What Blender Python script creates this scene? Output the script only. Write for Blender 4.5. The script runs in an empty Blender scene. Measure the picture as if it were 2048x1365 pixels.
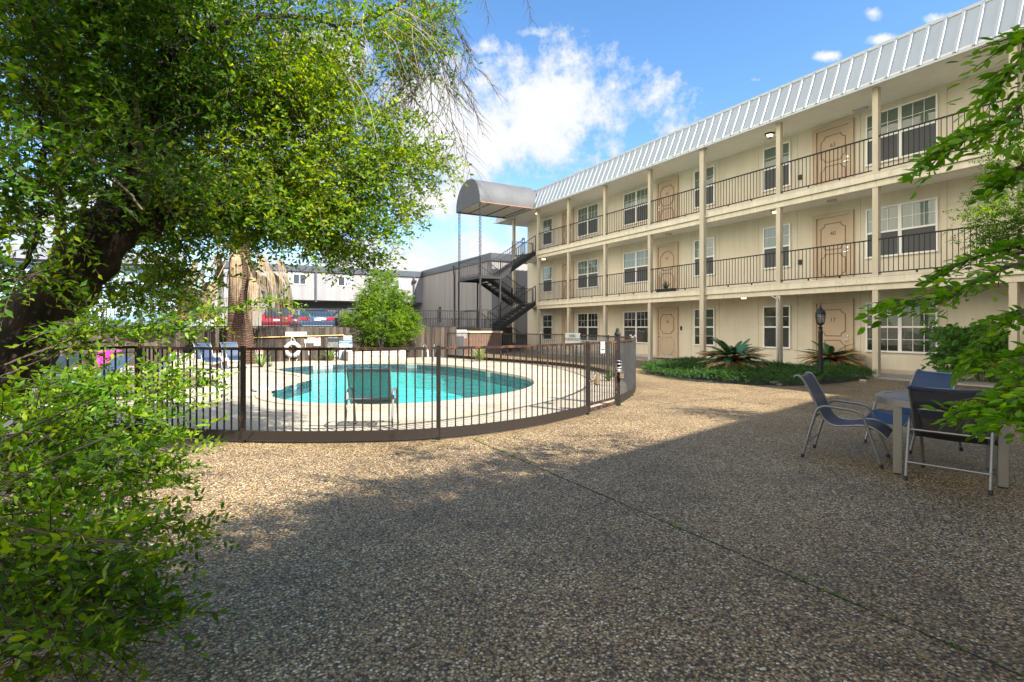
import bpy, bmesh, math, random
import numpy as np
from mathutils import Vector, Matrix
from mathutils.geometry import tessellate_polygon
random.seed(7); RNG = np.random.default_rng(7)
SC = bpy.context.scene; COL = SC.collection
R = math.radians
PI = math.pi
F = 1060.0; HZ = 655.0; CU = 1024.0; EYE = 1.45
D1 = Vector((-.4920, .8706, 0)); D2 = Vector((.8706, .4920, 0)); ZZ = Vector((0, 0, 1))
SF = Matrix(((D1.x, D2.x, 0, 0), (D1.y, D2.y, 0, 0), (0, 0, 1, 0), (0, 0, 0, 1)))   # (s, t, z) -> world
def L(s, t, z=0.0): return D1 * s + D2 * t + Vector((0, 0, z))
def at(u, v, Y): return Vector(((u - CU) / F * Y, Y, EYE + (HZ - v) / F * Y))
def gnd(u, v, z=0.0):
    Y = F * (EYE - z) / (v - HZ)
    return Vector(((u - CU) / F * Y, Y, z))
MW = {}
class MB:
    def __init__(self, M=None):
        self.v = []; self.f = []; self.M = M
    def add(self, vs, fs):
        n = len(self.v); M = self.M
        if M is None: self.v += [Vector(p) for p in vs]
        else: self.v += [M @ Vector(p) for p in vs]
        fl = M is not None and M.to_3x3().determinant() < 0
        for f in fs:
            g = [i + n for i in f]
            self.f.append(g[::-1] if fl else g)
        return self
    def box(self, x0, x1, y0, y1, z0, z1):
        if x0 > x1: x0, x1 = x1, x0
        if y0 > y1: y0, y1 = y1, y0
        if z0 > z1: z0, z1 = z1, z0
        return self.add([(x0,y0,z0),(x1,y0,z0),(x1,y1,z0),(x0,y1,z0),(x0,y0,z1),(x1,y0,z1),(x1,y1,z1),(x0,y1,z1)],
            [(0,3,2,1),(4,5,6,7),(0,1,5,4),(1,2,6,5),(2,3,7,6),(3,0,4,7)])
    def bar(self, p, q, w, h=None, up=(0,0,1)):
        h = h or w; p = Vector(p); q = Vector(q); d = (q - p).normalized(); up = Vector(up)
        if abs(d.dot(up)) > .99: up = Vector((0,1,0)) if abs(d.y) < .9 else Vector((1,0,0))
        a = d.cross(up).normalized() * (w/2); b = a.cross(d).normalized() * (h/2)
        vs = []
        for c in (p, q): vs += [c-a-b, c+a-b, c+a+b, c-a+b]
        return self.add(vs, [(3,2,1,0),(4,5,6,7),(0,1,5,4),(1,2,6,5),(2,3,7,6),(3,0,4,7)])
    def tube(self, pts, r, n=8, cap=True):
        pts = [Vector(p) for p in pts]; m = len(pts)
        rs = r if isinstance(r, (list, tuple)) else [r]*m
        ref = None; vs = []
        for i, p in enumerate(pts):
            d = (pts[min(i+1, m-1)] - pts[max(i-1, 0)]).normalized()
            if ref is None:
                ref = Vector((0,0,1)) if abs(d.z) < .9 else Vector((1,0,0))
            a = (ref - d * ref.dot(d)).normalized(); b = d.cross(a); ref = a
            for k in range(n):
                t = 2*PI*k/n
                vs.append(p + (a*math.cos(t) + b*math.sin(t)) * rs[i])
        fs = []
        for i in range(m-1):
            for k in range(n):
                fs.append((i*n+k, i*n+(k+1)%n, (i+1)*n+(k+1)%n, (i+1)*n+k))
        if cap: fs += [tuple(range(n))[::-1], tuple((m-1)*n+k for k in range(n))]
        return self.add(vs, fs)
    def lathe(self, prof, c=(0,0,0), n=16):
        vs = []; fs = []; c = Vector(c)
        for r, z in prof:
            for k in range(n):
                t = 2*PI*k/n; vs.append(c + Vector((r*math.cos(t), r*math.sin(t), z)))
        m = len(prof)
        for i in range(m-1):
            for k in range(n): fs.append((i*n+k, i*n+(k+1)%n, (i+1)*n+(k+1)%n, (i+1)*n+k))
        if prof[0][0] > 1e-4: fs.append(tuple(range(n))[::-1])
        if prof[-1][0] > 1e-4: fs.append(tuple((m-1)*n+k for k in range(n)))
        return self.add(vs, fs)
    def torus(self, c, R_, r, ax=(0,0,1), n=28, m=10):
        ax = Vector(ax).normalized(); a = ax.orthogonal().normalized(); b = ax.cross(a); c = Vector(c)
        vs = []; fs = []
        for i in range(n):
            t = 2*PI*i/n; d = a*math.cos(t) + b*math.sin(t)
            for k in range(m):
                p = 2*PI*k/m; vs.append(c + d*(R_ + r*math.cos(p)) + ax*(r*math.sin(p)))
        for i in range(n):
            for k in range(m):
                fs.append((i*m+k, i*m+(k+1)%m, ((i+1)%n)*m+(k+1)%m, ((i+1)%n)*m+k))
        return self.add(vs, fs)
    def prism(self, poly, fn, a, b):
        # poly: 2d points; fn(p, q, d) -> 3d ; extruded from d=a to d=b
        n = len(poly); vs = [fn(x, y, a) for x, y in poly] + [fn(x, y, b) for x, y in poly]
        fs = [tuple(range(n))[::-1], tuple(range(n, 2*n))] + [(i, (i+1)%n, n+(i+1)%n, n+i) for i in range(n)]
        return self.add(vs, fs)
    def quad(self, a, b, c, d): return self.add([a,b,c,d], [(0,1,2,3)])
def mesh_obj(name, vs, fs, mat, smooth=False, bevel=0, uv=None):
    me = bpy.data.meshes.new(name); me.from_pydata([tuple(v) for v in vs], [], fs); me.update()
    if mat: me.materials.append(mat)
    o = bpy.data.objects.new(name, me); COL.objects.link(o)
    if smooth:
        me.polygons.foreach_set('use_smooth', [True]*len(me.polygons))
        try: me.set_sharp_from_angle(angle=R(40))
        except Exception: pass
    if bevel:
        m = o.modifiers.new('bevel', 'BEVEL'); m.width = bevel; m.segments = 2; m.limit_method = 'ANGLE'
    return o
def tag(o, label=None, cat=None, group=None, kind=None):
    if label: o['label'] = label
    if cat: o['category'] = cat
    if group: o['group'] = group
    if kind: o['kind'] = kind
    return o
def thing(name, label, cat, loc=(0,0,0), rotz=0, group=None):
    o = bpy.data.objects.new(name, None); COL.objects.link(o)
    o.empty_display_size = .2
    o.location = loc; o.rotation_euler = (0,0,rotz)
    MW[o.name] = Matrix.Translation(Vector(loc)) @ Matrix.Rotation(rotz, 4, 'Z')
    return tag(o, label, cat, group)
def part(name, mb, mat, parent, label=None, smooth=False, bevel=0):
    W = MW[parent.name]; Wi = W.inverted()
    o = mesh_obj(name, [Wi @ p for p in mb.v], mb.f, mat, smooth, bevel)
    o.parent = parent; MW[o.name] = W
    if label: o['label'] = label
    return o
def solo(name, mb, mat, label, cat, loc=None, group=None, kind=None, smooth=False, bevel=0):
    loc = Vector(loc) if loc is not None else Vector((0,0,0))
    o = mesh_obj(name, [p - loc for p in mb.v], mb.f, mat, smooth, bevel); o.location = loc
    MW[o.name] = Matrix.Translation(loc)
    return tag(o, label, cat, group, kind)
def structure(name, mb, mat, smooth=False):
    o = mesh_obj(name, mb.v, mb.f, mat, smooth); MW[o.name] = Matrix(); o['kind'] = 'structure'; return o
def np_part(name, V, quads, mat, parent=None, tint=None, tris=None):
    """V (N,3) world coords; quads (M,4)/(tris (K,3)); tint per vertex"""
    if parent is not None:
        Wi = np.array(MW[parent.name].inverted()); V = V @ Wi[:3,:3].T + Wi[:3,3]
    me = bpy.data.meshes.new(name)
    nq = 0 if quads is None else len(quads); nt = 0 if tris is None else len(tris)
    me.vertices.add(len(V)); me.vertices.foreach_set('co', np.ascontiguousarray(V, dtype=np.float32).ravel())
    loops = []
    starts = []
    if nq: loops.append(np.asarray(quads).ravel()); starts.append(np.arange(nq)*4)
    if nt: loops.append(np.asarray(tris).ravel()); starts.append(np.arange(nt)*3 + nq*4)
    lo = np.concatenate(loops).astype(np.int32); st = np.concatenate(starts).astype(np.int32)
    me.loops.add(len(lo)); me.loops.foreach_set('vertex_index', lo)
    me.polygons.add(len(st)); me.polygons.foreach_set('loop_start', st)
    me.update(calc_edges=True); me.validate()
    if tint is not None:
        a = me.attributes.new('tint', 'FLOAT', 'POINT'); a.data.foreach_set('value', tint.astype(np.float32))
    if mat: me.materials.append(mat)
    o = bpy.data.objects.new(name, me); COL.objects.link(o)
    if parent is not None: o.parent = parent; MW[o.name] = MW[parent.name]
    else: MW[o.name] = Matrix()
    return o
def dup(root, loc=None, rotz=None, label=None, group=None):
    r = root.copy(); COL.objects.link(r)
    if loc is not None: r.location = loc
    if rotz is not None: r.rotation_euler = (0,0,rotz)
    if label: r['label'] = label
    if group: r['group'] = group
    MW[r.name] = Matrix.Translation(r.location) @ Matrix.Rotation(r.rotation_euler[2], 4, 'Z')
    for ch in list(root.children):
        c = ch.copy(); COL.objects.link(c); c.parent = r
        for g in list(ch.children):
            d = g.copy(); COL.objects.link(d); d.parent = c
    return r
def text(name, body, size, M, mat, parent, sx=1.0, label=None):
    cu = bpy.data.curves.new(name, 'FONT'); cu.body = body; cu.size = size; cu.align_x = 'CENTER'; cu.align_y = 'CENTER'
    cu.extrude = .0008; cu.space_line = .85
    if mat: cu.materials.append(mat)
    tmp = bpy.data.objects.new('tmp', cu); COL.objects.link(tmp)
    me = bpy.data.meshes.new_from_object(tmp.evaluated_get(bpy.context.evaluated_depsgraph_get())); bpy.data.objects.remove(tmp)
    me.transform(MW[parent.name].inverted() @ M @ Matrix.Diagonal((sx, 1, 1, 1)))
    o = bpy.data.objects.new(name, me); COL.objects.link(o); o.parent = parent
    if label: o['label'] = label
    return o
def face_mat(p, right, up):
    n = Vector(right).cross(Vector(up)); r = Vector(right); u = Vector(up); p = Vector(p)
    return Matrix(((r.x,u.x,n.x,p.x),(r.y,u.y,n.y,p.y),(r.z,u.z,n.z,p.z),(0,0,0,1)))
def crom(pts, n=8, closed=False):
    pts = [Vector(p) for p in pts]; m = len(pts); out = []
    rng = range(m) if closed else range(m-1)
    for i in rng:
        if closed: a,b,c,d = pts[i-1], pts[i], pts[(i+1)%m], pts[(i+2)%m]
        else: a,b,c,d = pts[max(i-1,0)], pts[i], pts[i+1], pts[min(i+2,m-1)]
        for k in range(n):
            t = k/n
            out.append(.5*((2*b) + (c-a)*t + (2*a-5*b+4*c-d)*t*t + (3*b-a-3*c+d)*t**3))
    if not closed: out.append(pts[-1])
    return out
def resample(pts, step):
    pts = [Vector(p) for p in pts]; out = [pts[0].copy()]; acc = 0.0
    for a, b in zip(pts, pts[1:]):
        d = (b-a).length
        if d < 1e-9: continue
        x = step - acc
        while x <= d:
            out.append(a.lerp(b, x/d)); x += step
        acc = d - (x - step)
    return out

# ------------------------------------------------------------------ materials
def nt(name):
    m = bpy.data.materials.new(name); m.use_nodes = True; t = m.node_tree
    return m, t, t.nodes['Principled BSDF'], t.nodes['Material Output']
def N(t, typ, **kw):
    n = t.nodes.new(typ)
    for k, v in kw.items():
        if k in n.inputs: n.inputs[k].default_value = v
        else: setattr(n, k, v)
    return n
def ramp(t, stops, interp='LINEAR'):
    r = t.nodes.new('ShaderNodeValToRGB'); e = r.color_ramp.elements; r.color_ramp.interpolation = interp
    while len(e) < len(stops): e.new(.5)
    for x, (p, c) in zip(e, stops):
        x.position = p; x.color = (*c, 1) if len(c) == 3 else c
    return r
def mixc(t, a, b, fac, blend='MIX'):
    m = t.nodes.new('ShaderNodeMix'); m.data_type = 'RGBA'; m.blend_type = blend; m.clamp_factor = True
    for s, x in ((0, fac), (6, a), (7, b)):
        if isinstance(x, (int, float)): m.inputs[s].default_value = x
        elif isinstance(x, tuple): m.inputs[s].default_value = (*x, 1) if len(x) == 3 else x
        else: t.links.new(x, m.inputs[s])
    return m.outputs[2]
def coords(t, kind='Object', scale=None, M=None):
    c = t.nodes.new('ShaderNodeTexCoord'); o = c.outputs[kind]
    if kind == 'World':
        pass
    if scale is not None:
        mp = t.nodes.new('ShaderNodeMapping'); mp.inputs['Scale'].default_value = scale; t.links.new(o, mp.inputs[0]); o = mp.outputs[0]
    return o
def noise(t, vec, scale, detail=4, rough=.55):
    n = N(t, 'ShaderNodeTexNoise', Scale=scale, Detail=detail, Roughness=rough); t.links.new(vec, n.inputs['Vector']); return n
def bump(t, h, b, strength=.3, dist=.01):
    n = N(t, 'ShaderNodeBump', Strength=strength, Distance=dist); t.links.new(h, n.inputs['Height']); t.links.new(n.outputs[0], b.inputs['Normal']); return n
MATS = {}
def plain(name, col, rough=.6, metal=0.0, var=.12, scale=3.0, bmp=0.0, bscale=60, stretch=None, spec=.5, dirt=None, dirtcol=(.1,.08,.06)):
    if name in MATS: return MATS[name]
    m, t, b, o = nt(name)
    v = coords(t, 'Object', stretch)
    n = noise(t, v, scale, 5)
    lo = tuple(c*(1-var) for c in col); hi = tuple(min(1, c*(1+var)) for c in col)
    r = ramp(t, [(.3, lo), (.7, hi)]); t.links.new(n.outputs['Fac'], r.inputs[0]); c = r.outputs[0]
    if dirt:
        n2 = noise(t, v, scale*2.3+1, 8, .65); r2 = ramp(t, [(1-dirt-.08, (0,0,0)), (1-dirt+.08, (1,1,1))]); t.links.new(n2.outputs['Fac'], r2.inputs[0])
        c = mixc(t, c, dirtcol, r2.outputs[0])
    t.links.new(c, b.inputs['Base Color'])
    b.inputs['Roughness'].default_value = rough; b.inputs['Metallic'].default_value = metal; b.inputs['Specular IOR Level'].default_value = spec
    if bmp:
        n3 = noise(t, v, bscale, 3); bump(t, n3.outputs['Fac'], b, bmp, .01)
    MATS[name] = m; return m
def leafmat(name, dark, mid, light, transl=.35, rough=.45):
    if name in MATS: return MATS[name]
    m, t, b, o = nt(name)
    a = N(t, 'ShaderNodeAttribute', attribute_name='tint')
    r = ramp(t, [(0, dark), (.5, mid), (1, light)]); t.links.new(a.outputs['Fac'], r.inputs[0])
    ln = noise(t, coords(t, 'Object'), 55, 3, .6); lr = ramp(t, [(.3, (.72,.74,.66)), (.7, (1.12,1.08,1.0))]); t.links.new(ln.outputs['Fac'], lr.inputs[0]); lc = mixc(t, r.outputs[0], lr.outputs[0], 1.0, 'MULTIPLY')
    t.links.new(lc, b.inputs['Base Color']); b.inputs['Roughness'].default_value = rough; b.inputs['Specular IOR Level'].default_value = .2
    bump(t, ln.outputs['Fac'], b, .25, .01)
    tr = t.nodes.new('ShaderNodeBsdfTranslucent')
    hs = N(t, 'ShaderNodeHueSaturation', Hue=.483, Saturation=1.15, Value=2.4); t.links.new(lc, hs.inputs['Color']); t.links.new(hs.outputs[0], tr.inputs['Color'])
    mx = N(t, 'ShaderNodeMixShader', Fac=transl); t.links.new(b.outputs[0], mx.inputs[1]); t.links.new(tr.outputs[0], mx.inputs[2]); t.links.new(mx.outputs[0], o.inputs[0])
    MATS[name] = m; return m
def emit(name, col, s):
    m, t, b, o = nt(name); b.inputs['Emission Color'].default_value = (*col, 1); b.inputs['Emission Strength'].default_value = s; b.inputs['Base Color'].default_value = (*col, 1); return m
# ------------------------------------------------------------------ world, sun, camera
SUNV = Vector((.834, -.723, 1.0)).normalized()          # towards the sun
elev = math.asin(SUNV.z)
EXPOSURE = 1.34
def make_world():
    w = bpy.data.worlds.new('World'); SC.world = w; w.use_nodes = True; t = w.node_tree; t.nodes.clear()
    out = t.nodes.new('ShaderNodeOutputWorld'); bg = N(t, 'ShaderNodeBackground', Strength=SKY); t.links.new(bg.outputs[0], out.inputs[0])
    sky = t.nodes.new('ShaderNodeTexSky'); sky.sky_type = 'NISHITA'; sky.sun_disc = False
    sky.sun_elevation = elev; sky.sun_rotation = math.atan2(SUNV.x, SUNV.y)
    sky.air_density = 1.0; sky.dust_density = .35; sky.ozone_density = 2.2
    tc = t.nodes.new('ShaderNodeTexCoord'); d = tc.outputs['Generated']
    sep = t.nodes.new('ShaderNodeSeparateXYZ'); t.links.new(d, sep.inputs[0])
    def mth(op, a, b=None, c=None, clamp=False):
        m = t.nodes.new('ShaderNodeMath'); m.operation = op; m.use_clamp = clamp
        for i, x in enumerate((a, b, c)):
            if x is None: continue
            if isinstance(x, (int, float)): m.inputs[i].default_value = x
            else: t.links.new(x, m.inputs[i])
        return m.outputs[0]
    n1 = noise(t, d, 6.0, 12, .66); n2 = noise(t, d, 19.0, 10, .68)
    nz = mth('ADD', mth('MULTIPLY', mth('SUBTRACT', n1.outputs['Fac'], .5), 2.3), mth('MULTIPLY', mth('SUBTRACT', n2.outputs['Fac'], .5), 1.9))
    # cumulus banks, each round its own direction in the sky: azimuth/height tangents and half-sizes
    best = None
    ys = mth('MAXIMUM', sep.outputs[1], .05)
    a = mth('DIVIDE', sep.outputs[0], ys); b = mth('DIVIDE', sep.outputs[2], ys)
    for (u, v, ru, rv) in ((1090, 225, 260, 150), (930, 275, 240, 150), (965, 92, 80, 46), (1062, 66, 66, 24), (865, 395, 130, 66), (1020, 470, 95, 75), (790, 530, 260, 60), (960, 510, 150, 50),
                           (150, 420, 240, 110), (560, 250, 200, 60), (1655, 112, 55, 20), (1765, 80, 60, 22), (1745, 25, 40, 30), (1515, 160, 36, 16), (1090, 355, 60, 26), (640, 120, 120, 60), (1900, 40, 80, 20)):
        k = 1.0
        x = mth('MULTIPLY', mth('SUBTRACT', a, (u-CU)/F), F/ru); y = mth('MULTIPLY', mth('SUBTRACT', b, (HZ-v)/F), F/rv)
        r = mth('SUBTRACT', 1.0, mth('SQRT', mth('ADD', mth('MULTIPLY', x, x), mth('MULTIPLY', y, y))))
        if ru < 100: r = mth('SUBTRACT', r, .45)
        best = r if best is None else mth('MAXIMUM', best, r)
    best = mth('MAXIMUM', best, -1.0)
    # unseen bright cloud bank, added opposite the facade to fill its shade
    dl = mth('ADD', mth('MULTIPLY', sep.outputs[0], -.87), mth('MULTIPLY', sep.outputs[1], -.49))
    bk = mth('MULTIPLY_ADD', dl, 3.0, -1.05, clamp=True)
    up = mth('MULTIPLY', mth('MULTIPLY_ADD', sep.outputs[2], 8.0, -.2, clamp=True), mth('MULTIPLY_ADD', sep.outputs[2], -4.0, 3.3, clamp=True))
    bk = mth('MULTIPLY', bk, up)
    dens = mth('ADD', best, nz)
    mask = mth('SMOOTH_MIN', mth('MULTIPLY', mth('MAXIMUM', dens, 0.0), 2.1), 1.0, .3, clamp=True)
    core = mth('MULTIPLY', mth('MAXIMUM', mth('SUBTRACT', dens, .15), 0.0), 1.1, clamp=True)
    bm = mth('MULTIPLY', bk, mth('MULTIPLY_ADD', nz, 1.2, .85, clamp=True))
    hs = N(t, 'ShaderNodeHueSaturation', Hue=.5, Saturation=SKYSAT, Value=SKYVAL); t.links.new(sky.outputs[0], hs.inputs['Color'])
    cl = mixc(t, CLOUD1, CLOUD2, core)
    t.links.new(mixc(t, mixc(t, hs.outputs[0], cl, mask), CLOUDFILL, bm), bg.inputs['Color'])
SKY = .15; SKYSAT = 1.19; SKYVAL = .79
CLOUD1 = (2.1, 2.3, 2.6); CLOUD2 = (2.95, 2.95, 2.95); CLOUDFILL = (10.0, 8.9, 7.1)
make_world()
sl = bpy.data.lights.new('sun', 'SUN'); sl.energy = 5.0; sl.angle = R(.53); sl.color = (1.0, .975, .92)
so = bpy.data.objects.new('sun', sl); COL.objects.link(so); so.rotation_euler = (-SUNV).to_track_quat('-Z', 'Y').to_euler(); so.location = SUNV*60
cam = bpy.data.cameras.new('camera'); co = bpy.data.objects.new('camera', cam); COL.objects.link(co)
co.location = (0, 0, EYE); co.rotation_euler = (R(90), 0, 0)
cam.sensor_width = 36; cam.lens = 36*F/2048; cam.shift_y = -(682.5-HZ)/2048; cam.clip_start = .05; cam.clip_end = 2000
SC.camera = co
vs = SC.view_settings; vs.view_transform = 'Standard'; vs.look = 'None'; vs.exposure = EXPOSURE; vs.gamma = 1; vs.use_curve_mapping = False
cy = SC.cycles; cy.max_bounces = 8; cy.transparent_max_bounces = 16; cy.diffuse_bounces = 4; cy.glossy_bounces = 3; cy.transmission_bounces = 4
cy.caustics_reflective = False; cy.caustics_refractive = False; cy.sample_clamp_indirect = 4
try: cy.use_denoising = True; cy.denoiser = 'OPENIMAGEDENOISE'
except Exception: pass

# ------------------------------------------------------------------ ground materials
def aggregate():
    m, t, b, o = nt('exposed_aggregate')
    v = coords(t, 'Object')
    wob = noise(t, v, 30, 2)
    vv = t.nodes.new('ShaderNodeVectorMath'); vv.operation = 'MULTIPLY_ADD'; t.links.new(wob.outputs['Color'], vv.inputs[0]); vv.inputs[1].default_value = (.012,.012,.0); t.links.new(v, vv.inputs[2])
    vo = N(t, 'ShaderNodeTexVoronoi', Scale=78.0, Randomness=1.0); t.links.new(vv.outputs[0], vo.inputs['Vector'])
    sp = t.nodes.new('ShaderNodeSeparateColor'); t.links.new(vo.outputs['Color'], sp.inputs[0])
    cr = ramp(t, [(0, (.125,.078,.038)), (.14, (.29,.195,.095)), (.32, (.45,.30,.145)), (.48, (.32,.232,.13)), (.62, (.55,.40,.21)), (.76, (.39,.24,.11)), (.87, (.67,.54,.33)), (.94, (.86,.76,.56))], 'CONSTANT'); t.links.new(sp.outputs[0], cr.inputs[0])
    edge = ramp(t, [(0, (1,1,1)), (.42, (1,1,1)), (.68, (.22,.195,.16))]); t.links.new(vo.outputs['Distance'], edge.inputs[0])
    # the voronoi distance is in scaled units
    c = mixc(t, cr.outputs[0], edge.outputs[0], 1.0, 'MULTIPLY')
    big = noise(t, v, .55, 6, .6); rb = ramp(t, [(.30, (.62,.60,.58)), (.70, (1.16,1.14,1.10))]); t.links.new(big.outputs['Fac'], rb.inputs[0])
    c = mixc(t, c, rb.outputs[0], 1.0, 'MULTIPLY')
    sl_ = t.nodes.new('ShaderNodeMapping'); sl_.inputs['Rotation'].default_value = (0,0,R(-29.5)); sl_.inputs['Location'].default_value = (3.07, 5.0, 0); sl_.vector_type = 'POINT'; t.links.new(v, sl_.inputs[0])
    sn = t.nodes.new('ShaderNodeVectorMath'); sn.operation = 'SNAP'; sn.inputs[1].default_value = (6.0, 6.3, 1000); t.links.new(sl_.outputs[0], sn.inputs[0])
    wn = t.nodes.new('ShaderNodeTexWhiteNoise'); wn.noise_dimensions = '3D'; t.links.new(sn.outputs[0], wn.inputs['Vector']); wr = ramp(t, [(0,(.90,.89,.88)),(1,(1.07,1.07,1.06))]); t.links.new(wn.outputs['Value'], wr.inputs[0])
    c = mixc(t, c, wr.outputs[0], 1.0, 'MULTIPLY')
    st = noise(t, v, 2.4, 7, .65); rs = ramp(t, [(.52, (1,1,1)), (.72, (.66,.645,.62))]); t.links.new(st.outputs['Fac'], rs.inputs[0])
    c = mixc(t, c, rs.outputs[0], 1.0, 'MULTIPLY')
    t.links.new(c, b.inputs['Base Color'])
    sp2 = ramp(t, [(0,(.35,)*3),(1,(.75,)*3)]); t.links.new(sp.outputs[1], sp2.inputs[0]); t.links.new(sp2.outputs[0], b.inputs['Roughness'])
    inv = N(t, 'ShaderNodeMath', operation='SUBTRACT'); inv.inputs[0].default_value = 1.0; t.links.new(vo.outputs['Distance'], inv.inputs[1])
    bump(t, inv.outputs[0], b, .6, .008)
    return m
M_AGG = aggregate()
def deckmat():
    m, t, b, o = nt('pool_deck_concrete'); v = coords(t, 'Object')
    n = noise(t, v, .9, 7, .62); r = ramp(t, [(.3, (.31,.26,.18)), (.5, (.41,.35,.255)), (.7, (.48,.42,.315))]); t.links.new(n.outputs['Fac'], r.inputs[0])
    n2 = noise(t, v, 9, 6); r2 = ramp(t, [(.35, (.86,.84,.8)), (.65, (1.05,1.05,1.05))]); t.links.new(n2.outputs['Fac'], r2.inputs[0])
    t.links.new(mixc(t, r.outputs[0], r2.outputs[0], 1.0, 'MULTIPLY'), b.inputs['Base Color']); b.inputs['Roughness'].default_value = .85
    n3 = noise(t, v, 120, 3); bump(t, n3.outputs['Fac'], b, .2, .006); return m
M_DECK = deckmat()
M_COPING = plain('coping_stone', (.46,.34,.24), .8, var=.14, scale=6, bmp=.2)
M_JOINT = plain('joint_soil', (.035,.03,.022), .95, var=.4, scale=20)

# fence line round the pool (world x, y), from the left straight run round to the wood fence
FL = [Vector((-6.75, 4.3, 0)), Vector((-5.69, 6.22, 0)), Vector((-5.12, 7.25, 0))]
FN = [Vector(p+(0,)) for p in ((-5.12,7.25),(-4.35,6.86),(-3.38,6.66),(-2.2,6.62),(-.947,6.83),(.25,7.62),(1.25,8.78))]
FG = [Vector((1.25,8.78,0)), Vector((1.95,9.79,0))]
FR = [Vector(p+(0,)) for p in ((1.95,9.79),(2.59,11.35),(2.98,13.0),(3.06,14.6),(2.62,17.4),(1.75,19.4),(.3,21.2),(-1.6,23.3),(-3.05,25.1))]
CN = crom(FN, 14); CR = crom(FR, 10)
WF = 24.05                                              # wood fence plane, s
deck_out = [Vector((-30, 3.0, 0)), Vector((-12, 3.0, 0)), FL[0], FL[1]] + CN + CR
deck_out += [L(WF, 9.6), L(WF, -14), L(WF, -30)]
POOL = [(.55,13.6),(.30,12.3),(-.255,11.27),(-1.376,10.13),(-2.16,9.79),(-3.01,9.80),(-3.6,9.86),(-4.26,10.22),(-4.85,10.8),(-5.3,11.75),(-5.62,12.9),(-5.66,14.2),(-5.7,15.1),(-6.3,16.0),(-7.1,16.8),(-7.95,17.8),(-8.25,18.8),(-8.1,19.7),(-7.5,20.6),(-6.5,21.3),(-4.6,21.3),(-2.9,20.3),(-1.6,18.8),(-.42,16.7),(.33,15.1)]
pool = crom([Vector((x,y,0)) for x,y in POOL], 6, True)
def offset(loop, d):
    out = []; n = len(loop); A = sum(loop[i].x*loop[(i+1)%n].y - loop[(i+1)%n].x*loop[i].y for i in range(n))
    sg = 1 if A > 0 else -1
    for i in range(n):
        tg = (loop[(i+1)%n]-loop[i-1]).normalized(); out.append(loop[i] + Vector((tg.y, -tg.x, 0))*d*sg)
    return out
cop = offset(pool, .32)
def sheet(loops, z):
    pts = [Vector((p.x,p.y,z)) for lp in loops for p in lp]
    tri = tessellate_polygon([[Vector((p.x,p.y,0)) for p in lp] for lp in loops])
    mb = MB(); fs = []
    for a,b,c in tri:
        n = (pts[b]-pts[a]).cross(pts[c]-pts[a]).z
        fs.append((a,b,c) if n > 0 else (c,b,a))
    mb.add(pts, fs); return mb
big = [Vector((-400,-400,0)), Vector((400,-400,0)), Vector((400,600,0)), Vector((-400,600,0))]
structure('ground', sheet([big, deck_out], 0), M_AGG)
structure('pool_deck', sheet([deck_out, cop], .02), M_DECK)
def strip(a, b, za, zb):
    mb = MB(); n = len(a)
    mb.add([Vector((p.x,p.y,za)) for p in a] + [Vector((p.x,p.y,zb)) for p in b], [(i,(i+1)%n,n+(i+1)%n,n+i) for i in range(n)]); return mb
# soil skirt that closes the edge of the deck under the fence
def open_strip(a, za, zb):
    mb = MB(); n = len(a)
    mb.add([Vector((p.x,p.y,za)) for p in a] + [Vector((p.x,p.y,zb)) for p in a], [(i,i+1,n+i+1,n+i) for i in range(n-1)]); return mb
structure('deck_edge', open_strip(deck_out[2:2+2+len(CN)+len(CR)], -.08, .02), plain('deck_edge_soil', (.09,.06,.04), .95, var=.3, scale=12))
# joints in the aggregate paving (grooves show as dark soil lines), laid 3 mm above
mb = MB(SF)
def joint(s0, t0, s1, t1, w=.013):
    n = max(2, int(math.hypot(s1-s0, t1-t0)/.25)); d = Vector((s1-s0, t1-t0)).normalized(); nx, ny = -d.y, d.x
    prev = None
    for i in range(n+1):
        k = i/n; ww = w*(.45+.75*random.random()); off = random.uniform(-.004,.004)
        s = s0+(s1-s0)*k + nx*off; t_ = t0+(t1-t0)*k + ny*off
        cur = ((s-nx*ww/2, t_-ny*ww/2, .003), (s+nx*ww/2, t_+ny*ww/2, .003))
        if prev: mb.quad(prev[0], cur[0], cur[1], prev[1])
        prev = cur
joint(6.3, 2.93, -6, 2.93); joint(12.5, 8.9, 4.0, 9.2, .012); joint(7.3, 5.6, 7.3, 11.5, .012); joint(9.6, 7.4, 7.3, 7.5, .010); joint(7.3, 2.93, 7.3, 5.6, .008); joint(4.0, 9.2, -6, 9.3, .010)
structure('paving_joint', mb, M_JOINT)

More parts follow.
